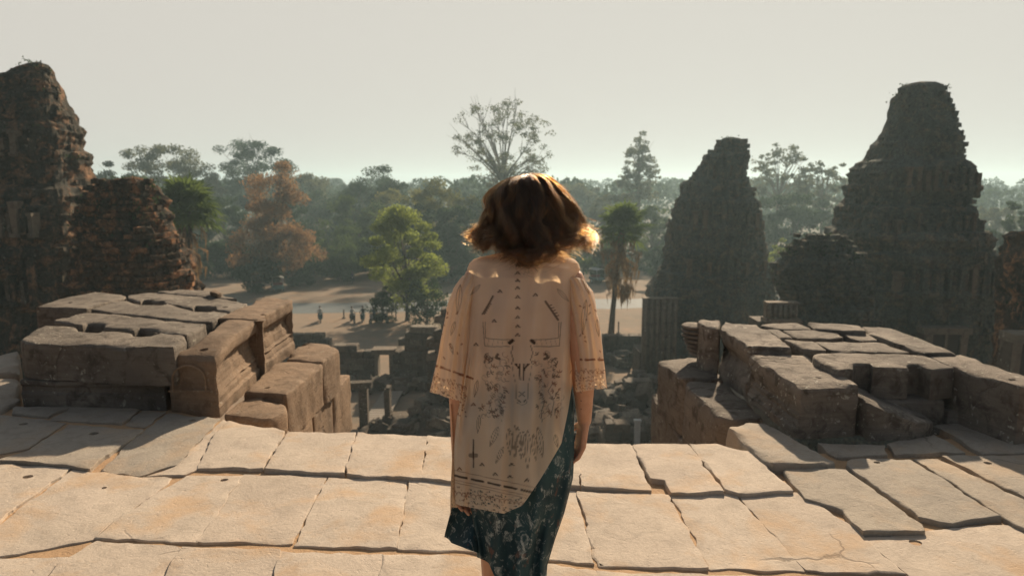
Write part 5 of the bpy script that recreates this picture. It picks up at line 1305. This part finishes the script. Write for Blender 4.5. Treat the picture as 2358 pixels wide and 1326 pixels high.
# skirt
def skirt_mat():
    m, t, o = newmat('teal_floral_cloth'); p = pos(t)
    q = vmap(t, p, (1, 1, .75)); vo = t.nodes.new('ShaderNodeTexVoronoi'); vo.inputs['Scale'].default_value = 60; t.links.new(mix(t, .06, q, noise_out(t, q)), vo.inputs['Vector'])
    n1 = noise_node(t, q, 30, 6, .72, .8); n2 = noise_node(t, q, 9, 3, .6); n3 = noise_node(t, q, 75, 4, .7, 1.2)
    pat = math_node(t, 'MULTIPLY', ramp(t, n1, [(.53, 0.0), (.60, 1.0)]), ramp(t, n3, [(.45, .25), (.58, 1.0)]))
    sep = t.nodes.new('ShaderNodeSeparateXYZ'); t.links.new(p, sep.inputs[0])
    low = ramp(t, math_node(t, 'SUBTRACT', 1.15, sep.outputs[2]), [(.12, .0), (.45, 1.0)])
    pat = math_node(t, 'MULTIPLY', pat, low)
    c = mix(t, ramp(t, n2, [(.35, 0.0), (.65, 1.0)]), (.030, .072, .082), (.018, .042, .052))
    c = mix(t, math_node(t, 'MULTIPLY', pat, .9), c, (.38, .42, .40))
    rd = math_node(t, 'MULTIPLY', ramp(t, noise_node(t, q, 22, 3, .6), [(.62, 0.0), (.68, 1.0)]), low); c = mix(t, math_node(t, 'MULTIPLY', rd, .5), c, (.20, .09, .06))
    finish(t, o, c, .75, n3, .15, .003, .2); return m
def noise_out(t, q):
    n = t.nodes.new('ShaderNodeTexNoise'); n.inputs['Scale'].default_value = 20; t.links.new(q, n.inputs['Vector']); return n.outputs['Color']
M['skirt'] = skirt_mat()
nu, nv = 220, 200; th = np.linspace(0, 2 * np.pi, nu, endpoint=False); u = (1 + np.cos(th)) / 2
hem = ip(u, [0, .12, .3, .45, 1], [1282, 1296, 1345, 1420, 1440]); TH, Vv = np.meshgrid(th, np.linspace(0, 1, nv)); U = np.meshgrid(u, np.linspace(0, 1, nv))[0]
PY = 890 + (hem[None, :] - 890) * Vv; cs, sn = np.cos(TH), np.sin(TH)
tp_ = [870, 950, 1040, 1100, 1180, 1240, 1300, 1440]
xl = ip(PY, tp_, [1098, 1078, 1066, 1070, 1086, 1096, 1104, 1118]); xr = ip(PY, tp_, [1316, 1322, 1322, 1318, 1298, 1278, 1262, 1258]); dep = ip(PY, tp_, [.092, .106, .122, .128, .126, .126, .13, .14])
X = (xl + xr) / 2 + (xr - xl) / 2 * cs; fl = np.clip((PY - 950) / 300, 0, 1)
DY = dep * np.sign(sn) * np.abs(sn) ** .9 + .014 * fl * (np.sin(TH * 8 + PY * .012) + .6 * np.sin(TH * 15 - PY * .008)); X = X + 3.5 * fl * np.sin(TH * 6 + PY * .013)
xw, yw, zw = px2w(X, PY, DY); idx = np.arange(nu * nv).reshape(nv, nu); nx_ = np.roll(idx, -1, 1)
sk = bigmesh('skirt', np.stack([xw, yw + 0 * xw, zw], -1).reshape(-1, 3), np.stack([idx[:-1], idx[1:], nx_[1:], nx_[:-1]], -1).reshape(-1, 4), M['skirt'], None, True); wchild(sk)
# the gathered side of the skirt lifted in her hand
nu, nv = 60, 70; uu, vv_ = np.meshgrid(np.linspace(0, 1, nu), np.linspace(0, 1, nv))
top = 1168 + 10 * uu; bot = 1243 + 34 * uu; PY = top + (bot - top) * vv_; xL = 1042 - 20 * vv_; xR = 1100 + 14 * vv_; X = xL + (xR - xL) * uu
DY = -.02 + .05 * np.sin(uu * 5 + vv_ * 1.5) * (.4 + vv_) + .03 * uu - .03 * vv_
xw, yw, zw = px2w(X, PY, DY); idx = np.arange(nu * nv).reshape(nv, nu)
fp = bigmesh('skirt_fold', np.stack([xw, yw + 0 * xw, zw], -1).reshape(-1, 3), np.stack([idx[:-1, :-1], idx[1:, :-1], idx[1:, 1:], idx[:-1, 1:]], -1).reshape(-1, 4), M['skirt'], None, True)
fp.modifiers.new('t', 'SOLIDIFY').thickness = .003; wchild(fp)
# sandals
for (ax) in (1138, 1215):
    x = Wp(ax, 1250).x; wchild(MB().box((x, WY + .065, .012), (.08, .235, .022)).build('sandal', M['darkwood']))

# ---------- hair: wavy chin-length bob of separate strands
def hair_mat():
    m, t, o = newmat('brown_hair'); h = t.nodes.new('ShaderNodeBsdfHairPrincipled')
    try: h.model = 'CHIANG'
    except Exception: pass
    h.parametrization = 'MELANIN'; h.inputs['Melanin'].default_value = .60; h.inputs['Melanin Redness'].default_value = .0
    h.inputs['Roughness'].default_value = .24; h.inputs['Radial Roughness'].default_value = .4; h.inputs['Random Color'].default_value = .6; h.inputs['Random Roughness'].default_value = .2
    t.links.new(h.outputs[0], o.inputs[0]); return m
M['hair'] = hair_mat()
hr = np.random.RandomState(3)
NG = 150; NP = 20
def outline_half(py): # half width of the hair mass at a row, in photo px about x = 1216
    return ip(py, [388, 395, 410, 435, 465, 500, 535, 560, 585, 600], [8, 38, 66, 92, 113, 130, 146, 150, 120, 80])
guides = []
for g in range(NG):
    phi = (g * 2.39996) % (2 * math.pi); lev = ((g * .618034) % 1.0)
    guides.append((phi, lev, hr.uniform(0, 6.28), hr.uniform(.6, 1.4), hr.uniform(-1, 1), hr.normal(0, .011), hr.uniform(12, 19)))
PS = []; 
s = np.linspace(0, 1, NP)
NS = 12500
cH = HC
for i in range(NS):
    g = guides[hr.randint(NG)]
    phi = g[0] + hr.normal(0, .11); lev = np.clip(g[1] + hr.normal(0, .05), 0, 1)
    face = math.sin(phi)                    # +1 = front of the face
    fr_ = .15 if face > .55 else 0
    # root on the scalp: lev 0 = crown parting, 1 = low on the head
    el = R(86) - lev * R(78 if face < .3 else 40)
    root = np.array([math.cos(phi) * math.cos(el) * .080, math.sin(phi) * math.cos(el) * .098 - .012, math.sin(el) * .104 + .012])
    # end point: strands gather into the lock
    phi = g[0] + (phi - g[0]) * .3; lev = g[1] + (lev - g[1]) * .3
    outer = 1 - .72 * lev + hr.normal(0, .03); outer = min(1.04, max(.2, outer))
    side_amt = abs(math.cos(phi))
    zend = -(m2(70 + 44 * (1 - side_amt) ** .8 * (face < .4)) ) + g[4] * .012 + hr.normal(0, .007) + (1 - outer) * -.012
    Rx, Ry = m2(127) * (.62 + .38 * side_amt), .135
    if face > .5: # strands by the face fall beside it
        sgn = 1 if math.cos(phi) > 0 else -1; ex_ = np.array([sgn * m2(107) * outer, .085, zend + .005])
    else: ex_ = np.array([math.cos(phi) * Rx * (.45 + .58 * outer), math.sin(phi) * Ry * (.55 + .5 * outer), zend])
    # mid control pushes over the skull then out
    dxy = np.array([root[0], root[1], 0]); nrm_ = np.linalg.norm(dxy) + 1e-6; out_d = np.array([math.cos(phi), math.sin(phi), 0.0])
    if face > .5: out_d = np.array([math.copysign(.9, math.cos(phi)), .35, 0])
    c1 = root + out_d * (.040 + .03 * (1 - lev)) + np.array([0, 0, .020 * (1 - lev)]); c1[2] = max(c1[2], ex_[2] + .06)
    c2 = np.array([ex_[0] * .86, ex_[1] * .92, ex_[2] + .062])
    P = ((1 - s) ** 3)[:, None] * root + (3 * s * (1 - s) ** 2)[:, None] * c1 + (3 * s * s * (1 - s))[:, None] * c2 + (s ** 3)[:, None] * ex_
    amp = (.002 + .030 * s ** 1.3) * g[3]; ph = g[2] + hr.normal(0, .12)
    tang = np.array([-out_d[1], out_d[0], 0])
    P = P + (np.sin(s * g[6] + ph) * amp)[:, None] * tang + (np.cos(s * g[6] * .8 + ph * 1.3) * amp * .8)[:, None] * out_d
    P = P + (g[5] * np.sin(s * 3.0))[:, None] * out_d
    # flick at the tip: curls out at the sides, in at the nape
    fk = np.clip((s - .80) / .20, 0, 1); a = fk * (2.2 + g[4] * 1.2); rr = .0115 * (1 if side_amt > .45 or g[4] > 0 else -.8)
    P = P + (np.sin(a) * rr)[:, None] * out_d + ((1 - np.cos(a)) * abs(rr) * 1.1)[:, None] * np.array([0, 0, 1])
    P = P + hr.normal(0, .0024, 3) * (s ** .7)[:, None] + (hr.normal(0, 1, 3) * .016 * (hr.uniform() < .15)) * (s ** 2)[:, None]
    # keep off the skull
    q = P / np.array([.084, .103, .108]) - np.array([0, -.012 / .103, .012 / .108]); l = np.linalg.norm(q, axis=1); bad = (l < 1.0) & (s > .02) & (P[:, 2] > -.05)
    P[bad] = P[bad] / l[bad][:, None]
    PS.append(P + np.array(cH))
PS = np.array(PS, np.float32)
hc = bpy.data.hair_curves.new('hair'); hc.add_curves([NP] * NS)
hc.attributes['position'].data.foreach_set('vector', PS.reshape(-1))
ra = hc.attributes.get('radius') or hc.attributes.new('radius', 'FLOAT', 'POINT')
rad_ = np.tile(np.interp(s, [0, .5, 1], [.00036, .00034, .00012]), NS).astype(np.float32); ra.data.foreach_set('value', rad_)
hc.materials.append(M['hair']); ho_ = bpy.data.objects.new('hair', hc); COL.objects.link(ho_); wchild(ho_)
capm = simple('scalp_shade', (.035, .024, .018), .8)
wchild(MB().ball(HC + Vector((0, -.016, .016)), (.0805, .0965, .102), 28, 18).build('scalp', capm, None, True))
# forearm tattoo: a small vine drawn as thin raised ink lines
tm = MB()
for k in range(9):
    t_ = k / 8; c = RE.lerp(RW, .35 + .4 * t_); x = c.x + .004 * math.sin(k * 2.1) - .004
    tm.box((x, c.y - .0352 + .0085 * t_, c.z), (.006 + .003 * (k % 3), .0012, .004), rz=0)
wchild(tm.build('forearm_tattoo', M['darkwood']))
# ------------------------------------------------------------ haze
hm, ht, ho = newmat('haze')
pv = ht.nodes.new('ShaderNodeVolumePrincipled'); pv.inputs['Color'].default_value = (.60, .84, .93, 1)
pv.inputs['Density'].default_value = HAZE; pv.inputs['Anisotropy'].default_value = .35
ht.links.new(pv.outputs[0], ho.inputs['Volume'])
hz = MB().box((0, 720, (HTOP + GZ - 1) / 2), (1840, 1580, HTOP - GZ + 1)).build('haze', hm)
tag(hz, kind='stuff')
